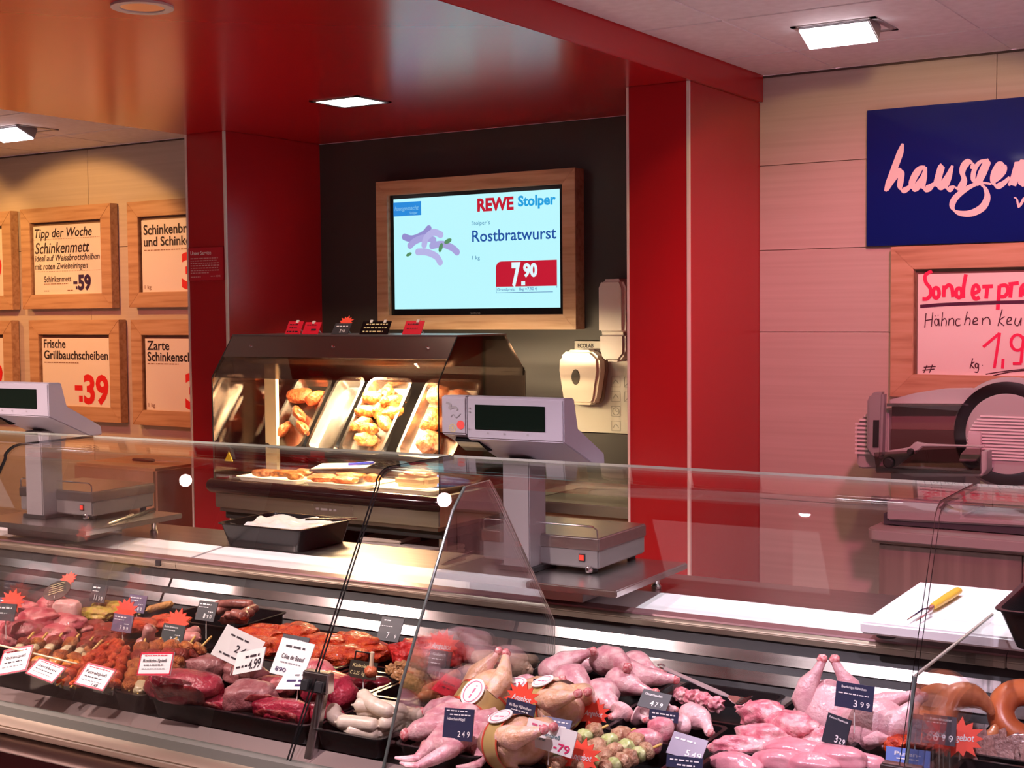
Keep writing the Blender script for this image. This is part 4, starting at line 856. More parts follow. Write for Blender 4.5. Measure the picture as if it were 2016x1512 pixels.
part(rc, 'divider_edge', MB().tube([(lc(-.614), ld(d), z) for d, z in ((2.30, .722), (2.400, 1.005))], .0035, 8), MATS['divider_edge_green'])
part(rc, 'divider_edge', MB().tube([(lc(-.614), ld(d), z) for d, z in ((2.400, 1.005), (3.045, .988))], .0032, 8), MATS['divider_edge_pale'])

# ---------------------------------------------------------------- scales on their platforms
def platform(c0, d0, label):
    t = thing('scale_platform', label, 'platform', CL(c0, d0, .889), PHI)
    part(t, 'plate', MB().box(0, .548, 0, .44, .045, .063), STEEL, bevel=.003)
    part(t, 'support_box', MB().box(.05, .40, .10, .30, .0, .045), STEELD, bevel=.002)
    for x in (.06, .49):
        l_ = part(t, 'leg', MB().tube([(x, .36, .012), (x, .36, .046)], .009, 10), CHROME); part(l_, 'foot', MB().lathe([(.014, 0), (.014, .008), (.008, .014), (.0005, .014)], 12, Matrix.Translation((x, .36, 0))), CHROME)
def scale(c0, d0, label):             # local origin: right front corner of the weighing base, on the platform
    t = thing('counter_scale', label, 'scale', CL(c0, d0, .953), PHI)
    part(t, 'base', MB().box(-.36, 0, 0, .285, .012, .068), mat('scale_base_grey', (.27, .25, .25), .35, .5), bevel=.004)
    ft = [(-.33, .03), (-.03, .03), (-.33, .26), (-.03, .26)]
    for x, y in ft: part(t, 'foot', MB().lathe([(.012, 0), (.012, .012), (.0005, .012)], 12, Matrix.Translation((x, y, 0))), BLACKM)
    part(t, 'levelling_foot', MB().lathe([(.010, .004), (.011, .012), (.006, .02), (.0005, .02)], 12, Matrix.Translation((-.026, -.006, 0))), CHROME)
    pt = part(t, 'platter', MB().box(-.364, .003, -.003, .29, .058, .095), STEEL, bevel=.004)
    part(pt, 'rail', MB().tube([(-.36, .004, .094), (-.36, .004, .118), (-.35, .004, .124), (-.02, .004, .124), (-.006, .004, .116), (-.004, .004, .094)], .0025, 8), CHROME)
    sw = part(t, 'switch', MB().box(-.058, -.040, -.003, .002, .030, .050), BLACKM); part(sw, 'rocker', MB().box(-.0555, -.0425, -.0048, -.003, .033, .047), mat('switch_red_glow', (.75, .03, .02), .3, emit=(.8, .05, .03), es=.5))
    part(t, 'post', MB().prism([(-.06, 0), (-.06, .30), (.03, .30), (.03, .0)], -.258, -.175, 'x'), mat('scale_post_grey', (.30, .27, .28), .4, .2), bevel=.003)
    part(t, 'post_foot', MB().box(-.272, -.16, -.063, .06, .0, .012), BLACKM)
    hp = [(-.165, .362), (-.165, .470), (-.160, .474), (-.108, .472), (-.086, .392), (.060, .315), (.064, .285), (.01, .285)]
    part(t, 'head', MB().prism(hp, -.302, -.012, 'x'), mat('scale_head_grey', (.36, .34, .39), .35), bevel=.004)
    part(t, 'reader_head', MB().prism([(-.166, .372), (-.166, .470), (-.160, .474), (-.108, .472), (-.100, .40), (-.04, .36), (-.10, .345)], -.382, -.304, 'x'), MATS['scale_head_grey'], bevel=.004)
    part(t, 'reader_slot', MB().prism([(-.150, .352), (-.140, .366), (-.06, .352), (-.03, .325), (-.10, .322)], -.352, -.276, 'x'), BLACK, bevel=.002)
    w_ = part(t, 'display_window', MB().box(-.276, -.066, -.168, -.163, .387, .452), mat('display_black_green', (.004, .009, .006), .08), bevel=.001)
    a = MB()
    for q in ((-.24, .376), (-.19, .376), (-.12, .376), (-.296, .44), (-.296, .43), (-.298, .385)): put_rule(a, q[0], q[0] + .006, q[1], q[1] + .004, -.1665)
    part(t, 'small_print', a, GREYD, False)
    a = MB(); put_stroke(a, [(-.366, .455), (-.352, .450), (-.356, .440), (-.338, .444), (-.330, .436)], .006, -.1668); put_stroke(a, [(-.352, .418), (-.343, .424), (-.336, .416), (-.325, .422), (-.322, .427)], .002, -.1668); part(t, 'maker_mark', a, GREYD, False)
    a = MB().lathe([(.0005, .0008), (.012, .0008), (.012, 0), (.0005, 0)], 24, Matrix.Translation((-.321, -.1662, .397)) @ Matrix.Rotation(pi / 2, 4, 'X')); part(t, 'red_sticker', a, mat('sticker_red', (.72, .07, .06), .5))
    a = MB()
    for i in range(12): q = (-.346 + .010 * math.cos(i * pi / 6), .388 + .010 * math.sin(i * pi / 6)); put_rule(a, q[0] - .0016, q[0] + .0016, q[1] - .0016, q[1] + .0016, -.1668)
    put_text(a, '€', -.350, .384, .009, .008, .01, 0, -.1668); part(t, 'star_ring', a, mat('sticker_gold', (.62, .50, .16), .4), False)
    return t
platform(-2.060, 3.042, 'steel platform under the right scale above the counter back')
platform(-3.995, 3.09, 'steel platform under the left scale above the counter back')
scale(-1.650, 3.214, 'grey shop scale with black display in front of the heated display')
scale(-3.600, 3.262, 'grey shop scale with black display at the left edge')
def pen(px0, py0, px1, py1, z, label, m):
    a_, b_ = V(CL(*P(px0, py0, z), z)), V(CL(*P(px1, py1, z), z)); d_ = b_ - a_; L_ = d_.length
    t = thing('pen', label, 'pen', a_, rot=(0, 0, math.atan2(d_.y, d_.x)))
    part(t, 'barrel', MB().tube([(0, 0, 0), (.012, 0, 0), (L_ * .55, 0, 0), (L_, 0, 0)], [.0015, .004, .0045, .0045], 10), m); part(t, 'clip', MB().tube([(L_ * .65, 0, .005), (L_, 0, .006)], .0012, 6), CHROME)
pen(212, 1031, 262, 1014, .958, 'silver pen lying on the left scale platform', CHROME)
pen(246, 1022, 304, 1002, .958, 'black pen lying on the left scale platform', BLACK)
pen(878, 1108, 932, 1088, .958, 'dark ballpoint pen on the left of the right scale platform', BLACK)
pen(870, 1112, 915, 1100, .958, 'brown pencil beside the pen on the right scale platform', mat('pencil_brown', (.30, .15, .08), .5))
# black tub with bags
bt = thing('plastic_tub', 'black plastic tub on the counter back in front of the heated display', 'tub', CL(-2.955, 3.50, .889), PHI)
part(bt, 'tub', tub(.36, .29, .075, .025, .003, .018, .008), BLACK)
sh = MB(); n_ = 14
for i in range(n_):
    for j in range(n_): u_, v_ = i / (n_ - 1) - .5, j / (n_ - 1) - .5; sh.v.append((u_ * .29, v_ * .22, .055 + .022 * noise.noise(V((u_ * 7, v_ * 7, 3))) + .010 * (v_ + .5)))
sh.f = [(i * n_ + j, (i + 1) * n_ + j, (i + 1) * n_ + j + 1, i * n_ + j + 1) for i in range(n_ - 1) for j in range(n_ - 1)]; sh.m = [0] * len(sh.f)
solo('plastic_bags', 'crumpled clear plastic bags in the black tub', 'plastic bags', sh, mat('bag_film', (.62, .60, .62), .25), CL(-2.955, 3.50, .892), PHI)
tong = MB().prism([(-.012, 0), (.012, 0), (.010, .17), (-.010, .17)], -.002, .002, 'z')
solo('tub_scoop', 'flat steel spatula lying across the right end of the black tub', 'spatula', tong, CHROME, CL(-2.87, 3.50, .974), rot=(.03, 0, PHI - 1.1))
# cutting board with meat fork
cb = thing('cutting_board', 'thick white plastic cutting board on the counter back at the right', 'cutting board', CL(-.905, 3.055, .889), PHI)
part(cb, 'board', MB().box(0, .44, 0, .52, .022, .050), BOARDW, bevel=.005, seg=3)
for x, y in ((.035, .09), (.40, .09), (.035, .47), (.40, .47)): part(cb, 'foot', MB().lathe([(.022, 0), (.022, .020), (.018, .024), (.0005, .024)], 16, Matrix.Translation((x, y, 0))), BLACKM)
zf = .948
A0, B0, C0_ = V(CL(*P(1886, 1166, zf), zf)), V(CL(*P(1838, 1198, zf), zf)), V(CL(*P(1795, 1224, zf), zf))
dv = (C0_ - A0); L_ = dv.length; fk = thing('meat_fork', 'two-pronged carving fork with yellow handle on the white cutting board', 'fork', A0, rot=(0, 0, math.atan2(dv.y, dv.x)))
hl = (B0 - A0).length
part(fk, 'handle', MB().tube([(-.004, 0, .004), (0, 0, .004), (hl * .4, 0, .004), (hl * .9, 0, .004), (hl, 0, .004)], [.006, .011, .012, .010, .008], 12, .8), mat('yellow_handle', (.72, .42, .04), .4))
part(fk, 'shank', MB().tube([(hl, 0, .004), (hl + .03, 0, .004)], [.006, .005], 8), CHROME)
for s_ in (-1, 1): part(fk, 'tine', MB().tube([(hl + .028, 0, .004), (hl + .045, .010 * s_, .004), (L_, .010 * s_, .003)], [.004, .0035, .001], 8), CHROME)
tb = thing('plastic_tub', 'black plastic tub at the right picture edge on the white board', 'tub', CL(-.46, 3.10, .940), PHI)
part(tb, 'tub', tub(.26, .36, .085, .03, .003, .03, .008), BLACK)
part(thing('red_plate', 'red plastic disc leaning behind the black tub at the right edge', 'lid', CL(-.515, 3.32, .940), rot=(.2, 0, PHI)), 'disc', MB().lathe([(.0005, -.006), (.06, -.006), (.062, .006), (.0005, .006)], 32, Matrix.Translation((0, 0, .062)) @ Matrix.Rotation(pi / 2, 4, 'X')), mat('lid_red', (.75, .01, .03), .35))
# ================================================================ TRAYS IN THE CASE
def tray(c0, c1, d0, d1, label, h=.045, z=.7305):
    t = thing('meat_tray', label, 'meat tray', CL((c0 + c1) / 2, (d0 + d1) / 2, z), PHI)
    part(t, 'tub', tub(c1 - c0, d1 - d0, h, .018, .003, .008, .006), BLACK); return t
for a_ in [(-3.05, -2.605, 2.238, 2.49, 'black tray of meat and pepper skewers at the front left'), (-2.598, -2.445, 2.238, 2.50, 'narrow black tray of twisted paprika skewers'), (-2.438, -2.322, 2.238, 2.50, 'narrow black tray of Rodizio skewers'),
           (-2.315, -1.845, 2.238, 2.49, 'wide black tray of large beef cuts at the front'), (-1.838, -1.652, 2.238, 2.47, 'black tray of white sausages beside the divider pane'), (-2.06, -1.885, 2.51, 2.68, 'black tray of liver behind the beef'),
           (-1.878, -1.765, 2.50, 2.70, 'small black tray of glazed brown meat'), (-1.758, -1.652, 2.49, 2.68, 'black tray of thin smoked sausages with a red card'), (-1.622, -1.42, 2.238, 2.44, 'black tray of chicken wings at the front'),
           (-1.335, -1.075, 2.238, 2.51, 'black tray of turkey skewers at the front'), (-1.295, -1.065, 2.53, 2.675, 'black tray of chicken drumsticks'), (-1.285, -1.04, 2.69, 2.96, 'black tray with a few giblets and a serving fork'),
           (-1.625, -1.305, 2.66, 2.96, 'black tray heaped with chicken legs'), (-2.06, -1.862, 2.71, 2.96, 'black tray of ruby marinated meat cubes'), (-1.855, -1.655, 2.70, 2.96, 'black tray of buff sausages at the case back'),
           (-1.035, -.825, 2.55, 2.72, 'black tray of turkey thighs'), (-1.03, -.70, 2.238, 2.535, 'black tray of poultry fillets at the front right'), (-1.02, -.685, 2.74, 2.97, 'black tray of two whole chickens'), (-.81, -.635, 2.55, 2.72, 'black tray of red marinated poultry beside the low divider'),
           (-2.49, -2.075, 2.63, 2.96, 'wide black tray of red marinated steaks'), (-2.735, -2.505, 2.52, 2.70, 'black tray of pale pink bratwurst'), (-3.08, -2.80, 2.73, 2.97, 'black tray of yellow marinated meat'), (-3.30, -2.905, 2.52, 2.72, 'black tray heaped with pink pork'), (-2.895, -2.745, 2.52, 2.70, 'black tray of dark red marinated meat')]:
    tray(*a_)
tray(-2.785, -2.50, 2.735, 2.97, 'tall black tub of brown sausages at the case back', .080)
tray(-.598, -.20, 2.735, 2.97, 'black tray of orange ring sausages at the right edge')
tray(-.60, -.30, 2.50, 2.71, 'black tray of dried meat strips at the lower right')

# ---------------------------------------------------------------- pieces
def at(px, py, z): return V(CL(*P(px, py, z), z))
R_ = random.Random(3); _seed = [0]
def lump(name, label, cat, px, py, z, L, Wd, H, m, yaw=0, group=None, amp=.16, fr=1.5, fine=.02, tilt=0, power=.85, roll=0):
    _seed[0] += 1
    mb = MB().blob(L / 2, Wd / 2, H / 2, _seed[0], amp * 1.35, fr * 1.15, 4, None, power, None, fine + .012)
    return solo(name, label, cat, mb, m, at(px, py, z), rot=(roll, tilt, PHI + yaw), group=group)
def orient(o, a, b):
    d = (b - a); o.location = a; o.rotation_euler = d.to_track_quat('X', 'Z').to_euler(); return d.length
def sausage(label, px0, py0, z0, px1, py1, z1, r, m, bend=.2, side=1, cat='sausage', group=None, tipr=None, curvez=0):
    a, b = at(px0, py0, z0), at(px1, py1, z1); L = (b - a).length; n = 18; pts = []; rad = []
    for i in range(n):
        t = i / (n - 1); pts.append(V((t * L, side * math.sin(t * pi) * bend * L, curvez * math.sin(t * pi) * L))); s_ = min(t, 1 - t) / .13
        rad.append(r * (max(.05, math.sqrt(max(0, 1 - (1 - s_) ** 2))) if s_ < 1 else 1) * (1 + .05 * noise.noise(V((t * 4, px0, 0)))))
    mb = MB().tube(pts, rad, 14); t_ = thing('sausage', label, cat, (0, 0, 0), group=group); orient(t_, a, b)
    part(t_, 'casing', mb, m)
    part(t_, 'knot', MB().tube([(L - .004, 0, 0), (L + .004, 0, 0)], [r * .22, r * .12], 8), m)
    part(t_, 'knot', MB().tube([(.004, 0, 0), (-.004, 0, 0)], [r * .22, r * .12], 8), m)
    return t_
# pork heap (back left)
for i, (x, y, z, L, w, h, yaw, lab) in enumerate([(30, 1198, .80, .13, .09, .05, .2, 'pink pork slice at the very back of the left heap'), (105, 1190, .80, .13, .08, .05, -.3, 'pink pork slice behind the round black sign'), (20, 1228, .80, .14, .09, .05, .5, 'pink pork cut at the left edge of the heap'),
        (78, 1215, .83, .13, .09, .05, -.2, 'pale pink pork cut on top of the heap'), (120, 1228, .81, .14, .09, .05, .3, 'pink pork cut right of the heap top'), (45, 1240, .81, .13, .09, .055, 0, 'pink pork cut with a pale fat face at the heap front'),
        (110, 1246, .80, .15, .08, .05, -.2, 'long pink pork cut at the heap front right'), (20, 1258, .785, .13, .08, .05, .1, 'pink pork cut at the lowest left of the heap'), (85, 1264, .785, .13, .075, .05, .4, 'rounded pink pork cut at the lowest middle of the heap'), (150, 1240, .79, .10, .07, .045, .1, 'small pink pork cut at the right end of the heap')]):
    lump('pork_cut', lab, 'pork', x, y, z, L, w, h, PORK, yaw, 'pork cuts in the left heap')
o_ = lump('pork_belly_block', 'pale marbled pork block standing below the round black sign', 'pork', 132, 1204, .80, .08, .05, .07, FAT, .3, amp=.08, power=.55)
for i, (x, y, yaw, lab) in enumerate([(182, 1240, .3, 'dark marinated meat piece left of the lilac card'), (215, 1246, -.2, 'dark marinated meat piece under the lilac card'), (195, 1262, .1, 'dark marinated meat piece in front of the lilac card')]):
    lump('marinated_meat', lab, 'marinated meat', x, y, .785, .10, .07, .05, MARID, yaw, 'dark marinated pieces', .22, 1.8, .05)
for i, (x, y, yaw, lab) in enumerate([(215, 1196, .1, 'brown-green marinated cutlet at the back of the yellow tray'), (190, 1208, .2, 'yellow marinated cutlet at the left of its tray'), (245, 1203, -.2, 'yellow marinated cutlet beside the lilac price card')]):
    lump('marinated_cutlet', lab, 'marinated meat', x, y, .79, .12, .06, .038, PEPPER, yaw, 'yellow marinated cutlets', .2, 1.8, .05)
sausage('orange breaded stick right of the lilac price card', 288, 1202, .79, 342, 1188, .80, .011, BATTER, .03, cat='breaded stick')
for i, (x0, y0, x1, y1, lab) in enumerate([(296, 1272, 298, 1232, 'pink bratwurst standing upright left of its price card'), (268, 1268, 330, 1270, 'pink bratwurst lying at the front left of its tray'), (330, 1262, 392, 1240, 'pink bratwurst pointing right behind its price card'), (300, 1280, 370, 1276, 'pink bratwurst lowest in its tray'), (352, 1252, 394, 1256, 'short pink bratwurst at the right end of its tray')]):
    sausage(lab, x0, y0, .785, x1, y1, .80 if i != 0 else .845, .0165, PINKS, .10, 1 if i % 2 else -1, group='pink bratwurst')
for i, (x, y, lab) in enumerate([(275, 1232, 'red marinated steak behind the bratwurst, left one'), (335, 1226, 'red marinated steak behind the bratwurst, right one')]): lump('marinated_steak', lab, 'marinated meat', x, y, .80, .13, .08, .04, MARI, .2, None, .2, 1.8, .05)
for i, (x0, y0, x1, y1, z, b, lab) in enumerate([(420, 1192, 500, 1190, .85, .15, 'brown sausage along the back rim of the tall tub'), (425, 1204, 470, 1196, .835, .1, 'brown sausage behind the dark price card'), (440, 1212, 500, 1205, .84, -.12, 'brown sausage curled across the middle of the tub'), (432, 1222, 490, 1220, .825, .08, 'brown sausage along the front rim of the tub'),
        (485, 1216, 508, 1196, .84, .15, 'brown sausage at the right end of the tub'), (455, 1207, 480, 1213, .85, .1, 'short brown sausage on top of the pile in the tub'), (392, 1212, 420, 1200, .83, .1, 'brown sausage at the left end of the tub')]):
    sausage(lab, x0, y0, z, x1, y1, z, .0125, BROWNS, b, group='brown sausages in the tall tub')
for i, (x, y, z, L, w, yaw, lab) in enumerate([(520, 1250, .80, .15, .09, .25, 'long red marinated steak at the back left'), (585, 1246, .805, .13, .09, -.1, 'red marinated steak at the back left, second'), (505, 1272, .79, .14, .08, .2, 'red marinated steak at the front left corner'), (572, 1272, .79, .13, .08, .1, 'red marinated steak at the front behind the white sign'),
        (640, 1266, .80, .13, .09, .0, 'red marinated steak in the middle of the wide tray'), (700, 1266, .80, .15, .08, -.2, 'red marinated steak at the back right'), (665, 1288, .79, .15, .09, .15, 'glossy red marinated steak at the front right'), (732, 1280, .79, .11, .08, -.3, 'red marinated steak under the price card at the right end'), (625, 1292, .785, .12, .07, .3, 'orange-red marinated steak lowest in the wide tray')]):
    lump('marinated_steak', lab, 'marinated meat', x, y, z, L, w, .05, MARI, yaw, 'red marinated steaks', .2, 1.7, .05)
for i, (x, y, z) in enumerate([(785, 1285, .785), (810, 1277, .80), (838, 1272, .805), (825, 1290, .79), (868, 1278, .80), (895, 1283, .795), (915, 1290, .785), (850, 1296, .785), (885, 1302, .78), (795, 1296, .78)]):
    lump('marinated_cube', 'ruby marinated meat cube, %s of its heap' % ['left end', 'upper left', 'back left of the star', 'front left', 'behind the star', 'back right', 'right end', 'front under the star', 'front right', 'lowest left'][i], 'marinated meat', x, y, z, .065, .05, .045, MARIK, R_.uniform(-1, 1), 'ruby marinated cubes', .22, 1.7, .05, power=.7)
for i, (x0, y0, x1, y1, z, lab) in enumerate([(912, 1318, 985, 1338, .785, 'buff sausage at the front left of its tray'), (935, 1300, 1005, 1322, .795, 'buff sausage in the middle under the red strip'), (960, 1296, 1040, 1316, .795, 'buff sausage behind the red strip'), (930, 1296, 975, 1292, .79, 'buff sausage with its end facing left at the back'), (985, 1336, 1048, 1318, .785, 'buff sausage at the front right pointing to the chicken legs'), (990, 1300, 1060, 1303, .785, 'buff sausage at the back right')]):
    sausage(lab, x0, y0, z, x1, y1, z, .0165, BUFFS, .08, group='buff sausages at the case back')
st_ = at(948, 1303, .812), at(1006, 1309, .812)
rs = thing('red_strip', 'dark red paper strip lying across the buff sausages', 'strip', (0, 0, 0)); L_ = orient(rs, *st_); part(rs, 'strip', MB().box(0, L_, -.008, .008, 0, .001), mat('strip_red', (.30, .03, .05), .5))

# chicken legs, drumsticks and wings
def leg(label, pxt, pyt, zt, pxe, pye, ze, r, group, m=CHICK, bend=.12, side=1, cat='chicken leg', drum=False):
    a, b = at(pxt, pyt, zt), at(pxe, pye, ze); L = (b - a).length
    t = thing('chicken_quarter' if not drum else 'drumstick', label, cat, (0, 0, 0), group=group); orient(t, a, b)
    pr = [(0, .25), (.04, .62), (.12, .92), (.25, 1.0), (.40, .93), (.52, .74), (.60, .66), (.70, .58), (.80, .40), (.90, .27), (.97, .27), (1, .24)] if not drum else [(0, .3), (.05, .7), (.15, .97), (.3, 1), (.5, .8), (.65, .52), (.78, .36), (.9, .32), (1, .30)]
    pts = []; rad = []; n = 22; sd = pxt * .37
    for i in range(n):
        q = i / (n - 1)
        for (t0, r0), (t1, r1) in zip(pr, pr[1:]):
            if t0 <= q <= t1: rr = r0 + (r1 - r0) * (q - t0) / (t1 - t0); break
        pts.append(V((q * L, side * bend * L * math.sin(q * pi), .02 * L * math.sin(q * 5 + sd)))); rad.append(r * rr * (1 + .10 * noise.noise(V((q * 5, sd, 0)))))
    mb = MB().tube(pts, rad, 16, .82)
    mb.v = [tuple(V(v) + V((0, 1, 1)) * (.10 * r * noise.noise(V(v) * 38 + V((sd, 0, 0))))) for v in mb.v]
    part(t, 'meat', mb, m)
    e = pts[-1]; part(t, 'bone_end', MB().blob(r * .26, r * .30, r * .28, int(sd) + 1, .25, 2, 2, Matrix.Translation(e)), BONEEND)
    return t
G = 'chicken legs in the heap'
for a_ in [('chicken leg with its bone pointing up right at the back left', 1062, 1330, .80, 1168, 1284, .855, .040), ('large chicken leg bent in the middle of the heap', 1100, 1325, .83, 1150, 1388, .79, .048), ('chicken leg at the back right of the large bent leg', 1170, 1300, .82, 1235, 1312, .84, .042), ('chicken leg with its bone end facing right', 1215, 1318, .81, 1331, 1340, .80, .040),
           ('chicken leg below the right bone end', 1205, 1335, .80, 1290, 1362, .79, .040), ('chicken leg with a thin shank pointing down right', 1185, 1352, .80, 1215, 1398, .78, .040), ('chicken leg at the left under the navy card', 1010, 1350, .79, 1085, 1372, .79, .040), ('chicken leg in the centre below the large bent leg', 1090, 1362, .79, 1155, 1412, .775, .036), ('chicken leg at the far right back of the heap', 1240, 1300, .80, 1305, 1322, .80, .036), ('chicken leg behind the bone pointing up', 1085, 1312, .79, 1190, 1306, .80, .038)]:
    leg(*a_, G, side=R_.choice((-1, 1)), bend=.10)
G = 'drumsticks in the black tray'
for a_ in [('drumstick at the left end of its tray', 1228, 1398, .785, 1204, 1412, .775, .030), ('drumstick second from the left under the dark card', 1250, 1402, .785, 1272, 1418, .775, .030), ('drumstick behind the navy card', 1300, 1400, .79, 1330, 1398, .785, .028), ('drumstick with its end pointing to the lower right', 1340, 1400, .795, 1400, 1442, .775, .032), ('drumstick in front at the right', 1352, 1428, .775, 1320, 1420, .785, .028)]:
    leg(*a_, G, CHICKP, drum=True, cat='drumstick')
def wing(label, px, py, z, yaw, tilt, s, m=CHICK):
    t = thing('chicken_wing', label, 'chicken wing', at(px, py, z), rot=(tilt, 0, PHI + yaw), group='chicken wings at the front')
    k = s; q = MB()
    q.tube([V((0, 0, 0)) * k, V((.02, .006, .004)) * k, V((.05, .01, .01)) * k, V((.075, .005, .015)) * k, V((.085, 0, .015)) * k], [.006 * k, .020 * k, .024 * k, .019 * k, .010 * k], 14, .9)
    q.v = [tuple(V(v) + V((1, 1, 1)) * .004 * noise.noise(V(v) * 45 + V((px, 0, 0)))) for v in q.v]; part(t, 'upper_wing', q, m)
    q = MB().tube([V((.078, 0, .014)) * k, V((.070, -.02, .012)) * k, V((.050, -.055, .006)) * k, V((.030, -.082, 0)) * k], [.012 * k, .018 * k, .015 * k, .008 * k], 14, .85)
    q.v = [tuple(V(v) + V((1, 1, 1)) * .004 * noise.noise(V(v) * 45 + V((py, 0, 0)))) for v in q.v]; part(t, 'mid_wing', q, m)
    part(t, 'wing_tip', MB().tube([V((.033, -.080, 0)) * k, V((.012, -.086, 0)) * k, V((-.008, -.080, 0)) * k], [.009 * k, .008 * k, .003 * k], 10, .7), m)
    part(t, 'cut_end', MB().blob(.009 * k, .013 * k, .013 * k, px, .25, 2, 2), BONEEND)
for a_ in [('chicken wing at the left end of the front tray', 797, 1446, .785, .5, .2, 1.15), ('chicken wing on top at the back left', 830, 1405, .80, .2, .5, 1.1), ('chicken wing left of the 2.49 price card', 835, 1432, .80, 1.2, .3, 1.15), ('chicken wing behind the 2.49 price card', 885, 1405, .80, -.4, .4, 1.1), ('chicken wing in front below the 2.49 price card', 878, 1464, .78, .9, .2, 1.15), ('chicken wing standing at the right of the price card', 925, 1452, .79, 1.5, .5, 1.15),
           ('chicken wing lowest at the front right', 938, 1478, .775, 2.2, .1, 1.05), ('chicken wing lowest at the front left', 836, 1470, .775, .1, .1, 1.05)]: wing(*a_)

# corn-fed chickens in printed bands
def banded(label, px, py, z, yaw, k, tilt=.2):
    t = thing('banded_chicken', label, 'packed chicken', at(px, py, z), rot=(0, -tilt, PHI + yaw)); _seed[0] += 1
    q = MB().blob(.085 * k, .055 * k, .05 * k, _seed[0], .10, 1.4, 4, None, .95, None, .01); part(t, 'body', q, CORNCH)
    for s_ in (-1, 1):
        q = MB().tube([V((.02, .035 * s_, .02)) * k, V((.06, .040 * s_, .02)) * k, V((.09, .025 * s_, .025)) * k, V((.115, .012 * s_, .03)) * k], [.022 * k, .024 * k, .014 * k, .007 * k], 14); l_ = part(t, 'leg', q, CORNCH)
        part(l_, 'bone_end', MB().blob(.010 * k, .010 * k, .010 * k, 2, .2, 2, 2, Matrix.Translation(V((.117, .012 * s_, .031)) * k)), BONEEND)
    rg = MB(); n = 40
    for i in range(n + 1):
        w = 2 * pi * i / n
        for dx in (-.024, .024): rg.v.append((dx * k, .060 * k * math.cos(w), .055 * k * math.sin(w)))
    rg.f = [(2 * i, 2 * i + 1, 2 * i + 3, 2 * i + 2) for i in range(n)]; rg.m = [0] * n
    bd = part(t, 'paper_band', rg, mat('gold_band', (.48, .33, .12), .3))
    for dx in (-.024, .020):
        e = MB()
        for i in range(n + 1):
            w = 2 * pi * i / n
            for ex in (0, .005): e.v.append(((dx + ex) * k, .0606 * k * math.cos(w), .0556 * k * math.sin(w)))
        e.f = [(2 * i, 2 * i + 1, 2 * i + 3, 2 * i + 2) for i in range(n)]; e.m = [0] * n; part(bd, 'band_border', e, mat('band_red', (.55, .06, .03), .4))
    M = Matrix.Translation(V((0, -.022, .0545)) * k) @ Matrix.Rotation(.42, 4, 'X')
    el = MB().lathe([(.0005, .002), (.030 * k, .002), (.030 * k, 0), (.0005, 0)], 32, M @ Matrix.Diagonal((1.05, .75, 1, 1))); lb = part(bd, 'oval_label', el, PAPER)
    a = MB(); put_stroke(a, ring_pts(0, 0, .025 * k, .017 * k, 20), .0014, 0); put_small(a, -.016 * k, -.003, .032 * k, .006, random.Random(px), 0); a.v = [tuple(M @ Matrix.Translation((0, 0, .0022)) @ Matrix.Rotation(-pi / 2, 4, 'X') @ V(v)) for v in a.v]
    part(lb, 'print', a, mat('label_pink', (.70, .12, .25), .5), False); return t
banded('corn-fed chicken in a gold band at the lower middle beside the wings', 1010, 1462, .80, -.35, 1.0)
banded('corn-fed chicken in a gold band behind the navy 5.29 card', 1092, 1390, .815, -.5, 1.0)
banded('corn-fed chicken with legs up behind the wings', 945, 1388, .815, 1.25, 1.0, .75)
banded('corn-fed chicken behind the orange star between the cards', 1020, 1385, .80, .6, .9)

# whole chickens
def whole(label, px, py, z, yaw, tilt, k, up):
    t = thing('whole_chicken', label, 'whole chicken', at(px, py, z), rot=(0, 0, PHI + yaw)); M0 = Matrix.Rotation(-tilt, 4, 'Y'); _seed[0] += 1
    q = MB().blob(.085 * k, .062 * k, .058 * k, _seed[0], .06, 1.3, 4, None, .95, None, .008)
    q.v = [tuple(M0 @ V((v[0], v[1] * (1.12 - v[0] * 3.0), v[2] * (1.1 - v[0] * 2.5)))) for v in q.v]; part(t, 'body', q, CHICKP)
    for s_ in (-1, 1):
        q = MB().tube([M0 @ (V(p) * k) for p in ((-.01, .05 * s_, .0), (.03, .062 * s_, .012), (.07, .052 * s_, .022), (.10, .03 * s_, .030), (.128, .016 * s_, .034))], [.028 * k, .036 * k, .027 * k, .014 * k, .011 * k], 16)
        l_ = part(t, 'leg', q, CHICKP); part(l_, 'bone_end', MB().blob(.014 * k, .015 * k, .014 * k, 4, .25, 2, 2, Matrix.Translation(M0 @ (V((.132, .016 * s_, .035)) * k))), BONEEND)
        q = MB().tube([M0 @ (V(p) * k) for p in ((-.055, .055 * s_, -.005), (-.03, .075 * s_, .0), (.0, .080 * s_, -.01), (-.03, .082 * s_, -.02))], [.014 * k, .019 * k, .013 * k, .006 * k], 12); part(t, 'wing', q, CHICKP)
    return t
whole('whole raw chicken standing with its legs up left of the 3.99 price card', 1632, 1402, .80, 1.95, 1.12, .80, True)
whole('whole raw chicken lying on its side right of the 3.99 price card', 1722, 1428, .795, .75, .25, .84, False)

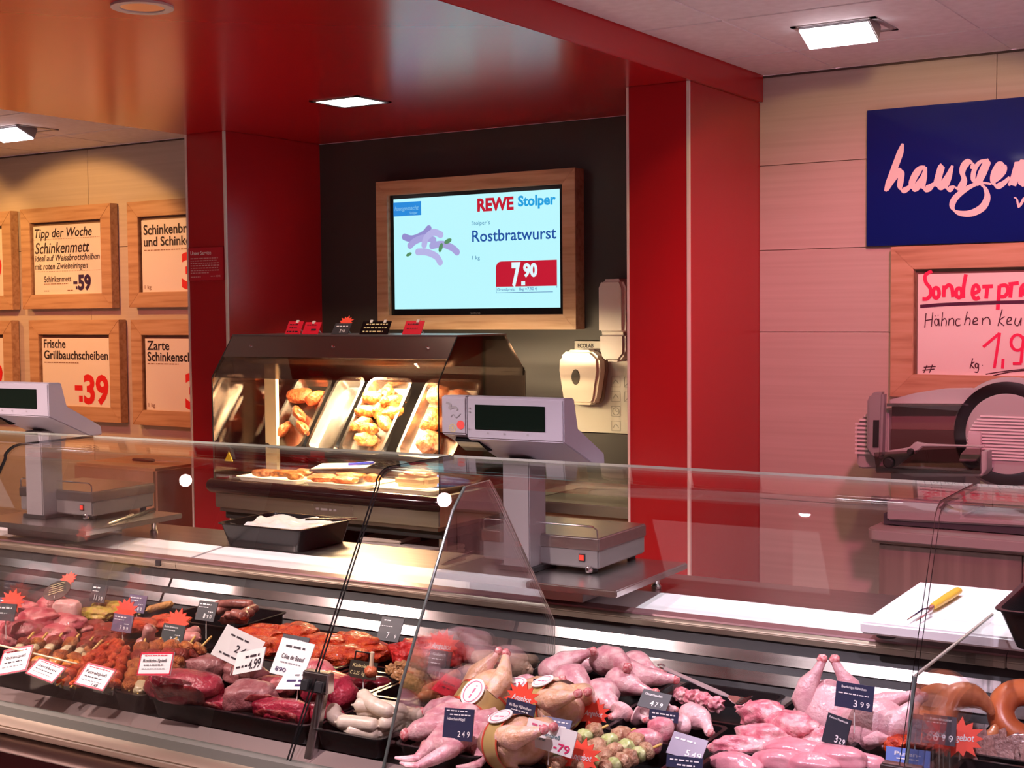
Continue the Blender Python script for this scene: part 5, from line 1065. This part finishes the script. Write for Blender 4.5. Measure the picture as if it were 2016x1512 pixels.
# giblets, serving fork
for i, (x, y, lab) in enumerate([(1342, 1368, 'round chicken giblet at the left end of its tray'), (1362, 1372, 'chicken neck piece beside the round giblet'), (1385, 1378, 'chicken neck piece under the serving fork'), (1408, 1386, 'chicken giblet at the fork head'), (1465, 1392, 'chicken giblet under the fork tines')]):
    lump('giblet', lab, 'giblet', x, y, .77, .038, .034, .034, RAWPINK, i, 'giblets', .3, 2, .06)
sf = thing('serving_fork', 'long flat steel serving fork leaning across the giblets tray', 'serving fork', (0, 0, 0))
a0, b0 = at(1308, 1316, .86), at(1468, 1386, .80); L_ = orient(sf, a0, b0)
part(sf, 'handle', MB().prism([(0, -.010), (L_ * .72, -.012), (L_ * .80, -.006), (L_ * .80, .006), (L_ * .72, .012), (0, .010)], -.0012, .0012, 'z'), mat('bright_steel_flat', (.78, .77, .80), .22, .8), bevel=.0006)
part(sf, 'hook', MB().tube([(0, -.006, 0), (-.012, -.006, 0), (-.016, 0, .002), (-.012, .008, .003), (-.002, .008, .003)], .0022, 8), CHROME)
part(sf, 'head', MB().prism([(L_ * .79, -.007), (L_ * .87, -.022), (L_ * .92, -.024), (L_ * .92, .024), (L_ * .87, .022), (L_ * .79, .007)], -.0012, .0012, 'z'), CHROME)
for y_ in (-.021, -.007, .007, .021): part(sf, 'tine', MB().tube([(L_ * .91, y_, 0), (L_ * .97, y_, .004), (L_ * 1.03, y_, .016)], [.0032, .0028, .0010], 8), CHROME)

# turkey thighs, fillets, hearts, red marinated pieces
for i, (x, y, z, L, w, h, yaw, lab) in enumerate([(1505, 1410, .80, .10, .07, .06, .2, 'raw turkey thigh at the back left of its heap'), (1560, 1430, .805, .12, .08, .06, -.4, 'raw turkey thigh with a white joint in the heap centre'), (1600, 1452, .79, .10, .07, .05, -.6, 'raw turkey thigh at the right end under the dark card'), (1455, 1472, .775, .12, .05, .045, .35, 'raw turkey thigh with thin end pointing to the lower left'), (1510, 1452, .785, .11, .07, .05, .1, 'raw turkey thigh in front of the heap centre')]):
    lump('turkey_thigh', lab, 'turkey thigh', x, y, z, L, w, h, RAWPINK, yaw, 'raw turkey thighs', .22, 1.7, .05)
    
for i, (x, y, z, L, w, yaw, lab) in enumerate([(1570, 1478, .785, .12, .07, .15, 'smooth poultry fillet at the back of the front right tray'), (1650, 1492, .785, .12, .065, -.1, 'smooth poultry fillet at the right end'), (1530, 1500, .775, .10, .06, .3, 'smooth poultry fillet in the middle foreground'), (1450, 1505, .77, .11, .06, -.1, 'smooth poultry fillet at the lower left'), (1600, 1508, .775, .11, .06, .3, 'smooth poultry fillet lowest beside the right end one'), (1690, 1505, .77, .10, .06, .2, 'smooth poultry fillet nearest the navy card')]):
    lump('poultry_fillet', lab, 'poultry fillet', x, y, z, L, w, .045, FILLET, yaw, 'smooth poultry fillets', .12, 1.3, .0)
for i, (x, y, L, lab) in enumerate([(1300, 1438, .055, 'round pink poultry heart standing at the front of the drumsticks'), (1268, 1462, .07, 'pink poultry piece left below the round heart')]): lump('poultry_heart', lab, 'poultry', x, y, .79, L, L * .8, .055, RAWPINK, .4, None, .1, 1.2, 0)
for i, (x, y, lab) in enumerate([(1782, 1450, 'red marinated poultry piece at the back left of the low divider'), (1798, 1466, 'glossy red marinated poultry piece in front of the low divider'), (1765, 1470, 'red marinated poultry piece beside the whole chicken')]): lump('marinated_poultry', lab, 'marinated meat', x, y, .775, .06, .05, .045, MARI, i, 'red marinated poultry', .22, 1.8, .05)

# ring sausages and dried strips at the right
def ring(label, px, py, z, r, rt, tilt, yaw, m=ORANGES, arcn=1.8):
    pts = [V((r * math.cos(t), r * math.sin(t), 0)) for t in [.3 + i * arcn * pi / 30 for i in range(31)]]; rad = [rt * min(1, .3 + 4 * min(i, 30 - i) / 30) for i in range(31)]
    t = thing('ring_sausage', label, 'ring sausage', at(px, py, z), rot=(tilt, 0, PHI + yaw)); part(t, 'casing', MB().tube(pts, rad, 18), m)
    for i, e in enumerate((pts[0], pts[-1])): part(t, 'knot', MB().blob(rt * .3, rt * .3, rt * .3, i, .2, 2, 1, Matrix.Translation(e)), m)
ring('large orange ring sausage at the right picture edge', 2020, 1408, .81, .050, .028, .9, .4)
ring('brown-orange ring sausage added for a reflection in the low divider', 1908, 1418, .81, .052, .027, 1.0, .6, TANS)  # this ring and the next replace sausages mirrored in the divider glass
ring('brown-orange ring sausage added for the second reflection in the low divider', 1845, 1400, .795, .036, .025, 1.0, -.3, TANS)
for i in range(10):
    x = 1902 + i * 13; y = 1476 - (i % 3) * 9 + (i > 7) * 8 + (i < 2) * 6
    a, b = at(x + 18 - i * 2 + (i % 2) * 8, y + 48, .745), at(x, y - 20, .800 - (i % 2) * .010)
    t = thing('dried_meat_strip', 'dried meat strip standing in the lower right tray, %s' % ['leftmost', 'second from the left', 'third from the left', 'fourth from the left', 'fifth from the left', 'fifth from the right', 'fourth from the right', 'third from the right', 'second from the right', 'rightmost'][i], 'dried meat', (0, 0, 0), group='dried meat strips'); dX = (b - a).normalized(); L_ = (b - a).length; dZ = (V((SP, -CP, 0)) - dX * dX.dot(V((SP, -CP, 0)))).normalized(); dY = dZ.cross(dX); t.matrix_world = Matrix(((dX.x, dY.x, dZ.x, a.x), (dX.y, dY.y, dZ.y, a.y), (dX.z, dY.z, dZ.z, a.z), (0, 0, 0, 1)))
    q = MB().box(0, L_, -.009, .009, -.0025, .0025); q = MB(); n = 8
    for k in range(n):
        u = k / (n - 1); wv = .002 * noise.noise(V((u * 6, i, 0))); w_ = .014 * (1 + .2 * noise.noise(V((u * 5, i, 3))))
        for yy, zz in ((-w_, -.002), (w_, -.002), (w_, .002), (-w_, .002)): q.v.append((u * L_, yy + wv, zz + 2 * wv))
    q.f = [(4 * k + j, 4 * k + (j + 1) % 4, 4 * k + 4 + (j + 1) % 4, 4 * k + 4 + j) for k in range(n - 1) for j in range(4)] + [(0, 1, 2, 3), (4 * n - 4, 4 * n - 3, 4 * n - 2, 4 * n - 1)]; q.m = [0] * len(q.f)
    part(t, 'strip', q, JERKY, bevel=.0008)

# beef, liver, white sausages
def beef(label, px, py, z, L, w, h, yaw, m=BEEF, cut=None, roll=0):
    _seed[0] += 1; t = thing('beef_cut', label, 'beef', at(px, py, z), rot=(roll, 0, PHI + yaw), group='large beef cuts'); sd = _seed[0]
    q = MB().blob(L / 2, w / 2, h / 2, sd, .24, 1.5, 4, None, .78, None, .03); part(t, 'meat', q, m)
    if cut:
        cx, cy, cz, rx, rz, ya, ti = cut; M = Matrix.Translation((cx * L, cy * w, cz * h)) @ Matrix.Rotation(ya, 4, 'Z') @ Matrix.Rotation(ti, 4, 'X')
        q = MB().blob(rx, .006, rz, sd + 5, .18, 1.8, 3, M, .8); part(t, 'cut_face', q, BEEFCUT)
    return t
beef('large beef cut with a dark cut face at the front left', 360, 1352, .80, .19, .10, .075, .12, cut=(.16, -.47, -.04, .060, .030, .1, .45))
beef('dark beef slice behind the large front left cut', 405, 1312, .79, .12, .08, .055, .1, BEEFGREY)
beef('red beef cut below the large front left cut', 420, 1388, .765, .11, .06, .05, .1, BEEF, cut=(0, -.4, .0, .04, .02, 0, .6))
beef('greyish red beef cut in the front centre', 492, 1372, .79, .12, .085, .07, .35, BEEFGREY, cut=(.3, -.35, .0, .035, .02, .2, .5))
beef('bright red beef cut at the front right below the clamp', 560, 1400, .775, .15, .07, .06, .05, BEEF, cut=(.0, -.4, -.1, .06, .02, 0, .4))
beef('rounded red beef cut at the right end of the beef tray', 650, 1360, .795, .14, .10, .08, -.35, cut=(.28, -.40, -.22, .035, .020, -.1, .2))
beef('pink-red beef cut at the right end behind the clamp', 640, 1410, .77, .09, .06, .06, .0, BEEF)
beef('pale red beef slice behind the white signs', 600, 1318, .80, .15, .08, .05, .1, PORK)
beef('red beef cut between the white signs', 480, 1326, .78, .13, .08, .05, -.1, BEEFGREY)
beef('beef chop with white fat under the Côte de Boeuf sign', 540, 1350, .785, .10, .07, .05, .2, PORK)
for i, (x, y, lab) in enumerate([(700, 1338, 'shiny dark liver slice left of its black sign'), (722, 1344, 'shiny dark liver slice under its black sign'), (742, 1346, 'small dark liver slice at the right of its tray')]): lump('liver_slice', lab, 'liver', x, y, .77, .07, .055, .032, LIVER, i * .3, 'liver slices', .1, 1.3, 0)
for i, (x0, y0, x1, y1, z0, z1, b, lab) in enumerate([(660, 1392, 690, 1425, .80, .775, -.35, 'bent white sausage at the left end of its heap'), (662, 1422, 745, 1430, .785, .785, .05, 'white sausage lying along the front rim'), (700, 1400, 800, 1412, .80, .80, .06, 'white sausage in the middle of the heap'), (695, 1388, 800, 1402, .815, .81, .08, 'white sausage on top of the heap'), (712, 1365, 775, 1405, .83, .81, -.1, 'white sausage rising at the back of the heap'),
        (680, 1440, 748, 1448, .77, .765, .10, 'white sausage lowest at the front'), (745, 1430, 835, 1405, .785, .80, .06, 'white sausage pointing right toward the wings'), (735, 1445, 815, 1428, .765, .78, .06, 'white sausage at the front right beside the divider')]):
    sausage(lab, x0, y0, z0, x1, y1, z1, .0165, WHITES, b, group='white sausages')
for i, (x, y) in enumerate([(772, 1318), (790, 1312), (808, 1326), (785, 1330), (802, 1340), (825, 1332), (820, 1344)]):
    lump('glazed_meat_bite', 'glazed brown meat bite %s of its small tray' % ['at the left end', 'at the back', 'in the middle', 'front left', 'at the front', 'at the right end', 'front right'][i], 'glazed meat', x, y, .785, .034, .028, .026, GLAZED, i, 'glazed brown bites', .3, 2, .08)
for i, (x0, y0, x1, y1, lab) in enumerate([(822, 1374, 905, 1362, 'smoked sausage in front of the red card'), (880, 1345, 903, 1325, 'short smoked sausage rising behind the red card'), (835, 1362, 880, 1345, 'smoked sausage under the red card'), (860, 1376, 915, 1366, 'smoked sausage at the right front of its tray')]):
    sausage(lab, x0, y0, .785, x1, y1, .79, .012, TANS, .08, group='thin smoked sausages')

# skewers
def skewer(label, p0, z0, p1, z1, chunks, group, stickout=.03, cr=.016, name='meat_skewer', twist=None):
    a, b = at(*p0, z0), at(*p1, z1); L = (b - a).length; t = thing(name, label, 'skewer', (0, 0, 0), group=group); orient(t, a, b)
    part(t, 'stick', MB().tube([(-.008, 0, 0), (L + stickout - .004, 0, 0), (L + stickout, 0, 0)], [.0022, .0030, .0012], 8), BAMBOO)
    if twist:
        n = 46; pts = []; rad = []
        for i in range(n):
            u = i / (n - 1); w = u * 11 * pi; pts.append(V((u * L, .0045 * math.cos(w), .0045 * math.sin(w)))); rad.append(cr * (.80 + .22 * math.cos(w * 1.5) + .12 * noise.noise(V((u * 9, p0[0], 0)))) * (min(1, .35 + 6 * min(u, 1 - u))))
        q = MB().tube(pts, rad, 12); q.v = [tuple(V(v) + V((.3, 1, 1)) * .0028 * noise.noise(V(v) * 90)) for v in q.v]; part(t, 'meat_twist', q, twist)
    else:
        n = len(chunks)
        for i, (m, nm, sc_) in enumerate(chunks):
            _seed[0] += 1; x = L * (i + .5) / n; q = MB().blob(L / n * .56, cr * sc_, cr * sc_ * .9, _seed[0], .22, 1.8, 3, Matrix.Translation((x, 0, 0)), .75, None, .06); part(t, nm, q, m)
    return t
K = (KEBAB, 'meat_cube', 1.0); KO = (ONION, 'onion_piece', .66); KP = (CARROT, 'pepper_piece', .85); KZ = (ZUCC, 'courgette_slice', .85); KT = (TURKEYM, 'turkey_cube', 1.0); KD = (MARID, 'meat_cube', 1.0)
for i, (p0, p1) in enumerate([((10, 1312), (52, 1262)), ((38, 1314), (80, 1262)), ((62, 1322), (112, 1260)), ((92, 1326), (145, 1262)), ((120, 1330), (172, 1268)), ((142, 1322), (182, 1280))]):
    skewer('meat skewer with onion and orange pepper, %s in the front left tray' % ['leftmost', 'second from the left', 'third from the left', 'third from the right', 'second from the right', 'rightmost'][i], p0, .785, p1, .83, [K, KP, K, KO, K] if i % 2 else [KD, KP, K, KO, KD], 'meat and pepper skewers', .034, .019)
for i, (p0, p1) in enumerate([((116, 1346), (208, 1272)), ((142, 1350), (232, 1262)), ((165, 1340), (236, 1264)), ((196, 1350), (240, 1266)), ((222, 1354), (250, 1276)), ((178, 1328), (216, 1266))]):
    skewer('twisted paprika skewer, %s of the narrow tray' % ['leftmost', 'second from the left', 'third from the left', 'at the right with its tip to the back', 'rightmost', 'back centre'][i], p0, .78, p1, .835, None, 'twisted paprika skewers', .012, .0140, 'twisted_skewer', TORCH)
for i, (p0, p1) in enumerate([((255, 1358), (282, 1272)), ((272, 1364), (312, 1268)), ((300, 1358), (342, 1268)), ((322, 1340), (372, 1270)), ((350, 1322), (398, 1272))]):
    skewer('Rodizio meat skewer with its stick pointing up, %s of the narrow tray' % ['leftmost', 'second from the left', 'in the centre', 'second from the right', 'rightmost'][i], p0, .775, p1, .835, [KO if i == 1 else K, K, K, KD, K], 'Rodizio skewers', .034, .021, 'rodizio_skewer')
for i, (p0, p1) in enumerate([((1060, 1492), (1180, 1436)), ((1085, 1512), (1235, 1442)), ((1130, 1516), (1265, 1456)), ((1185, 1516), (1282, 1474))]):
    skewer('turkey and courgette skewer, %s in the front tray' % ['at the back left', 'second from the back', 'second from the front', 'nearest the front right'][i], p0, .775, p1, .80, [KT, KZ, KT, KT, KZ, KT], 'turkey skewers', .025, .019, 'turkey_skewer')
a, b = at(-20, 1266, .86), at(152, 1307, .82); t = thing('wooden_stick', 'long pale wooden stick lying across the front left skewers', 'stick', (0, 0, 0)); L_ = orient(t, a, b); part(t, 'stick', MB().tube([(0, 0, 0), (L_, 0, 0)], [.0028, .0022], 8), mat('pale_wood', (.78, .62, .40), .5))

# ================================================================ PRICE CARDS IN THE CASE
GREYC = mat('grey_card', (.075, .078, .085), .35)
def case_card(label, px, py, z, w, h, m, txt, lean=.35, rz=0, roll=0, star=None, spike=.05, ink=CHALK, sleeve=None, name='price_card', cat='price card'):
    """px,py = lower middle of the card"""
    return card(name, label, cat, at(px, py, z), w, h, m, lean, PHI + rz, txt, star, ink, None, False, spike, roll, sleeve)
def pr(title, a_, b_, c_): return [(title if title[:3] in ('Roh', 'Pos') else None, .08, .80, .10, .62), (None, .08, .66, .06, .5), (None, .62, .45, .07, .25), (a_, .42, .12, .24, .10), (b_, .60, .14, .18, .09), (c_, .76, .14, .18, .09)]
case_card('round-edged dark card at the left picture edge in the pork', 6, 1216, .82, .07, .055, LILAC, pr('Schwein', '6', '9', '9'), rz=.2)
case_card('lilac-grey card with a red star at the left edge over the pork', 8, 1222, .85, .06, .045, GREYC, [(None, .1, .7, .12, .7), (None, .1, .4, .1, .5)], star=(.7, 1.15, .042), rz=.25)
case_card('dark 11.50 price card at the back of the yellow tray', 190, 1186, .81, .062, .052, GREYC, [(None, .1, .78, .12, .45), (None, .1, .6, .06, .4), ('11', .30, .12, .30, .17), ('5', .58, .14, .20, .10), ('0', .74, .14, .20, .10)], rz=.0)
case_card('lilac 2.80 price card in the yellow marinated cutlets', 266, 1206, .80, .066, .05, LILAC, pr('Steak', '2', '8', '0'), rz=.05)
case_card('lilac 7.99 price card under a neon red star', 238, 1244, .81, .072, .046, LILAC, pr('Nackensteak', '7', '9', '9'), star=(.5, 1.2, .046), lean=.3)
case_card('dark bratwurst 7.90 price card under an orange-red star', 336, 1268, .815, .075, .050, mat('teal_grey_card', (.06, .075, .078), .35), pr('Rohe Bratwurst', '7', '9', '0'), star=(.55, 1.12, .046))
case_card('dark 8.90 price card in front of the brown sausages', 402, 1222, .835, .066, .052, GREYC, pr('Bauernwurst', '8', '9', '0'), lean=.4)
case_card('grey 7 price card behind the divider edge in the red steaks', 762, 1262, .80, .07, .062, GREYC, [(None, .15, .84, .08, .3), (None, .1, .6, .05, .5), ('7', .42, .12, .24, .12), ('9', .78, .14, .16, .08)], lean=.5)
case_card('dark gyros card with a big neon red star in the ruby cubes', 862, 1322, .79, .062, .05, GREYC, [('Gulasch', .15, .74, .14, .6), (None, .15, .55, .07, .5), (None, .15, .35, .07, .4)], star=(.45, 1.2, .054, True))
# oval chalk sign over the pork
ov = thing('oval_chalk_sign', 'oval black handwritten sign with a neon red star over the pork', 'sign', at(106, 1180, .835), rot=(0, 0, PHI + .05)); M = Matrix.Rotation(-.75, 4, 'X') @ Matrix.Rotation(-.25, 4, 'Y')
part(ov, 'plate', MB().lathe([(.0005, .001), (.046, .001), (.046, -.001), (.0005, -.001)], 36, M @ Matrix.Translation((0, 0, .03)) @ Matrix.Rotation(pi / 2, 4, 'X') @ Matrix.Diagonal((1, .72, 1, 1))), mat('olive_black', (.028, .022, .014), .4))
a = MB(); rr = random.Random(9)
for i in range(5): put_stroke(a, [(-.028 + k * .0045 + i * .001, .048 - i * .0075 + .0015 * rr.uniform(-1, 1) + k * .0006) for k in range(12)], .0012, -.0024)
a.v = [tuple(M @ V(v)) for v in a.v]; part(ov, 'handwriting', a, GOLDPEN, False); star_part(ov, M, .022, .066, .034, False); part(ov, 'spike', MB().tube([(0, .002, .01), (0, .004, -.05)], .0014, 6), WHITEP)
# white price sheets with red edges on the skewers
RB = mat('sheet_red_edge', (.62, .03, .06), .5)
def sheet(label, px, py, z, w, h, title, rz, roll, lean=.75, sub=True, price=None):
    tx = [(None, .14, .84, .06, .7, RB), (title, .12, .58, .13, .72, INK)] + ([(None, .16, .42, .07, .6, INK), (None, .12, .26, .06, .7, MATS['grey_print'])] if sub else []) + ([(price, .55, .08, .14, .2, INK)] if price else [])
    return case_card(label, px, py, z, w, h, PAPER, tx, lean, rz, roll, ink=INK, sleeve=RB, spike=0, name='price_sheet')
sheet('white red-edged sheet reading Nackenspieß at the front left', 22, 1326, .80, .085, .070, 'Nackenspieß', .25, -.22)
sheet('white red-edged sheet reading Stockbrot second from the left', 76, 1336, .795, .080, .052, 'Stockbrot', .15, .22, 1.0)
sheet('white red-edged sheet reading Fackelspieß on the twisted skewers', 174, 1354, .79, .082, .060, 'Fackelspieß', .15, .12, .85, True, '1,49')
sheet('white red-edged sheet reading Rodizio-Spieß on the Rodizio skewers', 302, 1330, .845, .098, .052, 'Rodizio-Spieß', .05, -.12, .45)
# large white signs in the beef
def white_sign(label, px, py, z, w, h, txt, lean, rz, roll, extra=None):
    return case_card(label, px, py, z, w, h, PAPER, txt, lean, rz, roll, ink=INK, spike=.03, name='price_sheet', sleeve=None)
white_sign('white price sheet tipped to the left above the beef', 452, 1306, .83, .10, .085, [(None, .2, .75, .08, .5, INK), ('2,49', .45, .35, .22, .35, INK), (None, .15, .15, .08, .5, INK)], .7, .5, .45)
white_sign('white 4.99 price sheet in front of the tipped sheet', 486, 1324, .82, .10, .055, [(None, .35, .65, .16, .5, INK), (None, .08, .25, .14, .40, INK), ('4.99', .52, .12, .42, .42, INK)], .55, -.1, -.28)
white_sign('upright white sheet reading Côte de Boeuf in the beef', 563, 1332, .83, .088, .085, [(None, .2, .78, .09, .58, INK), ('Côte de Boeuf', .18, .46, .13, .68, INK), (None, .2, .34, .05, .6, MATS['grey_print']), ('890  469', .12, .10, .11, .78, NAVYINK)], .55, .12, .1)
case_card('dark card standing on top of the Côte de Boeuf sheet', 576, 1280, .845, .075, .035, GREYC, [(None, .2, .62, .18, .55), (None, .2, .4, .1, .4)], .5, .1, .05, spike=.06)
white_sign('flat white sheet lying on the front beef beside the clamp', 580, 1358, .83, .10, .06, [(None, .3, .68, .14, .4, MATS['grey_print']), (None, .18, .38, .16, .55, NAVYINK), (None, .45, .14, .16, .3, NAVYINK)], 1.05, .12, -.1)
ks = case_card('black handwritten Kalbsleber sign over the liver', 712, 1336, .80, .078, .040, mat('olive_black', (.028, .022, .014), .4), [], .3, 0, 0, ink=GOLDPEN, name='chalk_sign', cat='sign')
a = MB(); M = Matrix.Rotation(-.3, 4, 'X'); put_text(a, 'Kalbsleber', -.030, .025, .008, .060, 0, .25, -.0024); put_text(a, 'C 2,25  kg 25,99', -.034, .008, .008, .068, 0, .2, -.0024); a.v = [tuple(M @ V(v)) for v in a.v]; part(ks, 'handwriting', a, GOLDPEN, False)
M2 = M; part(ks, 'bracket', MB().tube([M2 @ V((-.030, .002, .035)), M2 @ V((-.030, .002, .060)), M2 @ V((.012, .002, .060)), M2 @ V((.012, .002, .035))], .0022, 8), BLACK)
skb = thing('garnish_skewer', 'short wooden peg with an orange ball above the liver sign', 'skewer', at(730, 1322, .84)); part(skb, 'peg', MB().tube([(0, 0, 0), (.006, 0, .045)], [.005, .0045], 8), mat('pale_wood', (.78, .62, .40), .5)); part(skb, 'ball', MB().blob(.016, .016, .014, 3, .2, 2, 2), ROASTR)
case_card('red card lying on the thin smoked sausages', 868, 1366, .80, .062, .052, REDCARD, [(None, .2, .55, .1, .6, INK), (None, .3, .3, .1, .4, INK)], 1.0, -.2, .15, spike=.02)
case_card('navy 2.49 price card standing in the chicken wings', 900, 1458, .80, .070, .062, NAVYC, [('Hähnchen-Flügel', .12, .62, .09, .6), (None, .08, .9, .06, .7), (None, .2, .78, .06, .7), ('2', .52, .12, .18, .09), ('4', .66, .12, .18, .10), ('9', .83, .12, .18, .09)], .3, 0, -.08)
case_card('navy card leaning in front of the chicken legs at the left', 1000, 1372, .83, .062, .028, NAVYC, [('Hähnchen-Schenkel', .05, .55, .2, .85), (None, .5, .2, .15, .4)], .2, -.1, .28)
case_card('small upright navy card in front of the large bent leg', 1057, 1374, .81, .026, .040, NAVYC, [(None, .2, .7, .1, .6), (None, .2, .5, .1, .6), (None, .2, .3, .1, .6), (None, .2, .1, .1, .6)], .1, 0, .08)
case_card('navy 5.29 price card for chicken below the orange star', 1018, 1428, .82, .066, .048, NAVYC, [('Ki-Roy Hähnchen', .12, .72, .12, .76), (None, .2, .58, .07, .6), ('5', .50, .10, .2, .10), ('2', .68, .10, .2, .1), ('9', .84, .10, .2, .1)], .25, .0, .1, star=(.45, 1.12, .042, True))
case_card('blue-grey card at the foot of the banded chickens', 1090, 1442, .795, .068, .030, mat('blue_grey_card', (.10, .12, .25), .3), [(None, .1, .7, .14, .8), (None, .1, .4, .16, .8)], .6, 0, .02)
white_sign('white 79 cent price sheet reading Hähnchenspieß in front of the banded chickens', 1076, 1478, .81, .108, .050, [(None, .1, .78, .12, .45, MATS['label_pink']), ('Hähnchenspieß', .08, .52, .15, .62, mat('teal_print', (.10, .22, .25), .5)), ('Toskana', .08, .32, .13, .36, MATS['teal_print']), ('79', .70, .10, .30, .24, mat('price_magenta', (.75, .03, .15), .5)), (None, .62, .18, .1, .07, MATS['price_magenta'])], .35, 0, .12)
case_card('black 4.79 price card over the drumsticks', 1282, 1396, .805, .066, .042, GREYC, [('Unterkeulen', .12, .70, .14, .6), ('4', .40, .15, .3, .12), ('7', .58, .17, .24, .10), ('9', .74, .17, .24, .1)], .8, 0, .08)
case_card('navy strip card at the front of the drumsticks', 1306, 1420, .79, .066, .022, NAVYC, [(None, .1, .6, .2, .8), (None, .12, .2, .25, .75)], .2, 0, 0)
case_card('lilac-grey 5.49 price card at the lower middle', 1345, 1492, .79, .072, .046, LILAC, [(None, .1, .7, .12, .6), ('5', .52, .10, .28, .12), ('4', .70, .10, .26, .12), ('9', .85, .10, .26, .12)], .7, 0, .12)
case_card('navy strip card below the 5.49 card at the lower edge', 1347, 1513, .785, .074, .022, NAVYC, [(None, .1, .6, .2, .8), (None, .3, .2, .2, .5)], .3, 0, -.05)
case_card('navy 3.99 price card on the whole chickens', 1680, 1396, .85, .078, .050, NAVYC, [('Bratfertige Hähnchen', .15, .78, .10, .65), (None, .08, .55, .07, .8), ('3', .50, .10, .26, .10), ('9', .68, .13, .20, .09), ('9', .83, .13, .20, .09)], .2, -.05, .02)
case_card('dark 3.29 price card at the right of the turkey thighs', 1640, 1468, .80, .052, .058, mat('dark_blue_grey_card', (.035, .04, .055), .3), [('Puten-Oberkeule', .1, .86, .07, .8), ('3', .52, .14, .24, .13), ('2', .70, .15, .18, .11), ('9', .85, .15, .18, .11)], .25, -.25, .12)
case_card('clear grey 6.99 price card beside the neon star behind the low divider', 1848, 1466, .81, .062, .055, mat('violet_grey_card', (.10, .085, .10), .3), [('Puten-Brustfilet', .2, .82, .09, .65), (None, .3, .72, .06, .4), ('6', .32, .12, .30, .16), ('9', .58, .14, .22, .12), ('9', .80, .14, .22, .12)], .3, .05, .0)
case_card('narrow blue-grey card in front of the low divider edge', 1800, 1462, .80, .022, .055, mat('blue_grey_card2', (.06, .075, .12), .3), [], .25, .2, .1)
case_card('bright blue card at the lower right edge of the picture', 1786, 1518, .80, .082, .040, mat('bright_blue_card', (.16, .24, .60), .3), [('Puten-', .2, .66, .18, .6), (None, .25, .5, .08, .5), (None, .1, .15, .14, .75)], .3, -.05, -.05)
def star_card(label, px, py, z, r, word=True, rz=0, lean=.4):
    t = thing('star_card', label, 'star card', at(px, py, z), rot=(0, 0, PHI + rz)); M = Matrix.Rotation(-lean, 4, 'X')
    star_part(t, M, 0, 0, r, word); part(t, 'spike', MB().tube([(0, .004, 0), (0, .008, -r - .035)], .0014, 6), WHITEP)
star_card('orange-red star card left of the turkey skewer tray', 1168, 1405, .81, .040, True)
star_card('orange-red star card reading Angebot in front of the turkey skewers', 1142, 1490, .80, .046, True)
star_card('neon red star card reading Angebot beside the 6.99 price card', 1890, 1452, .82, .050, True, .3)
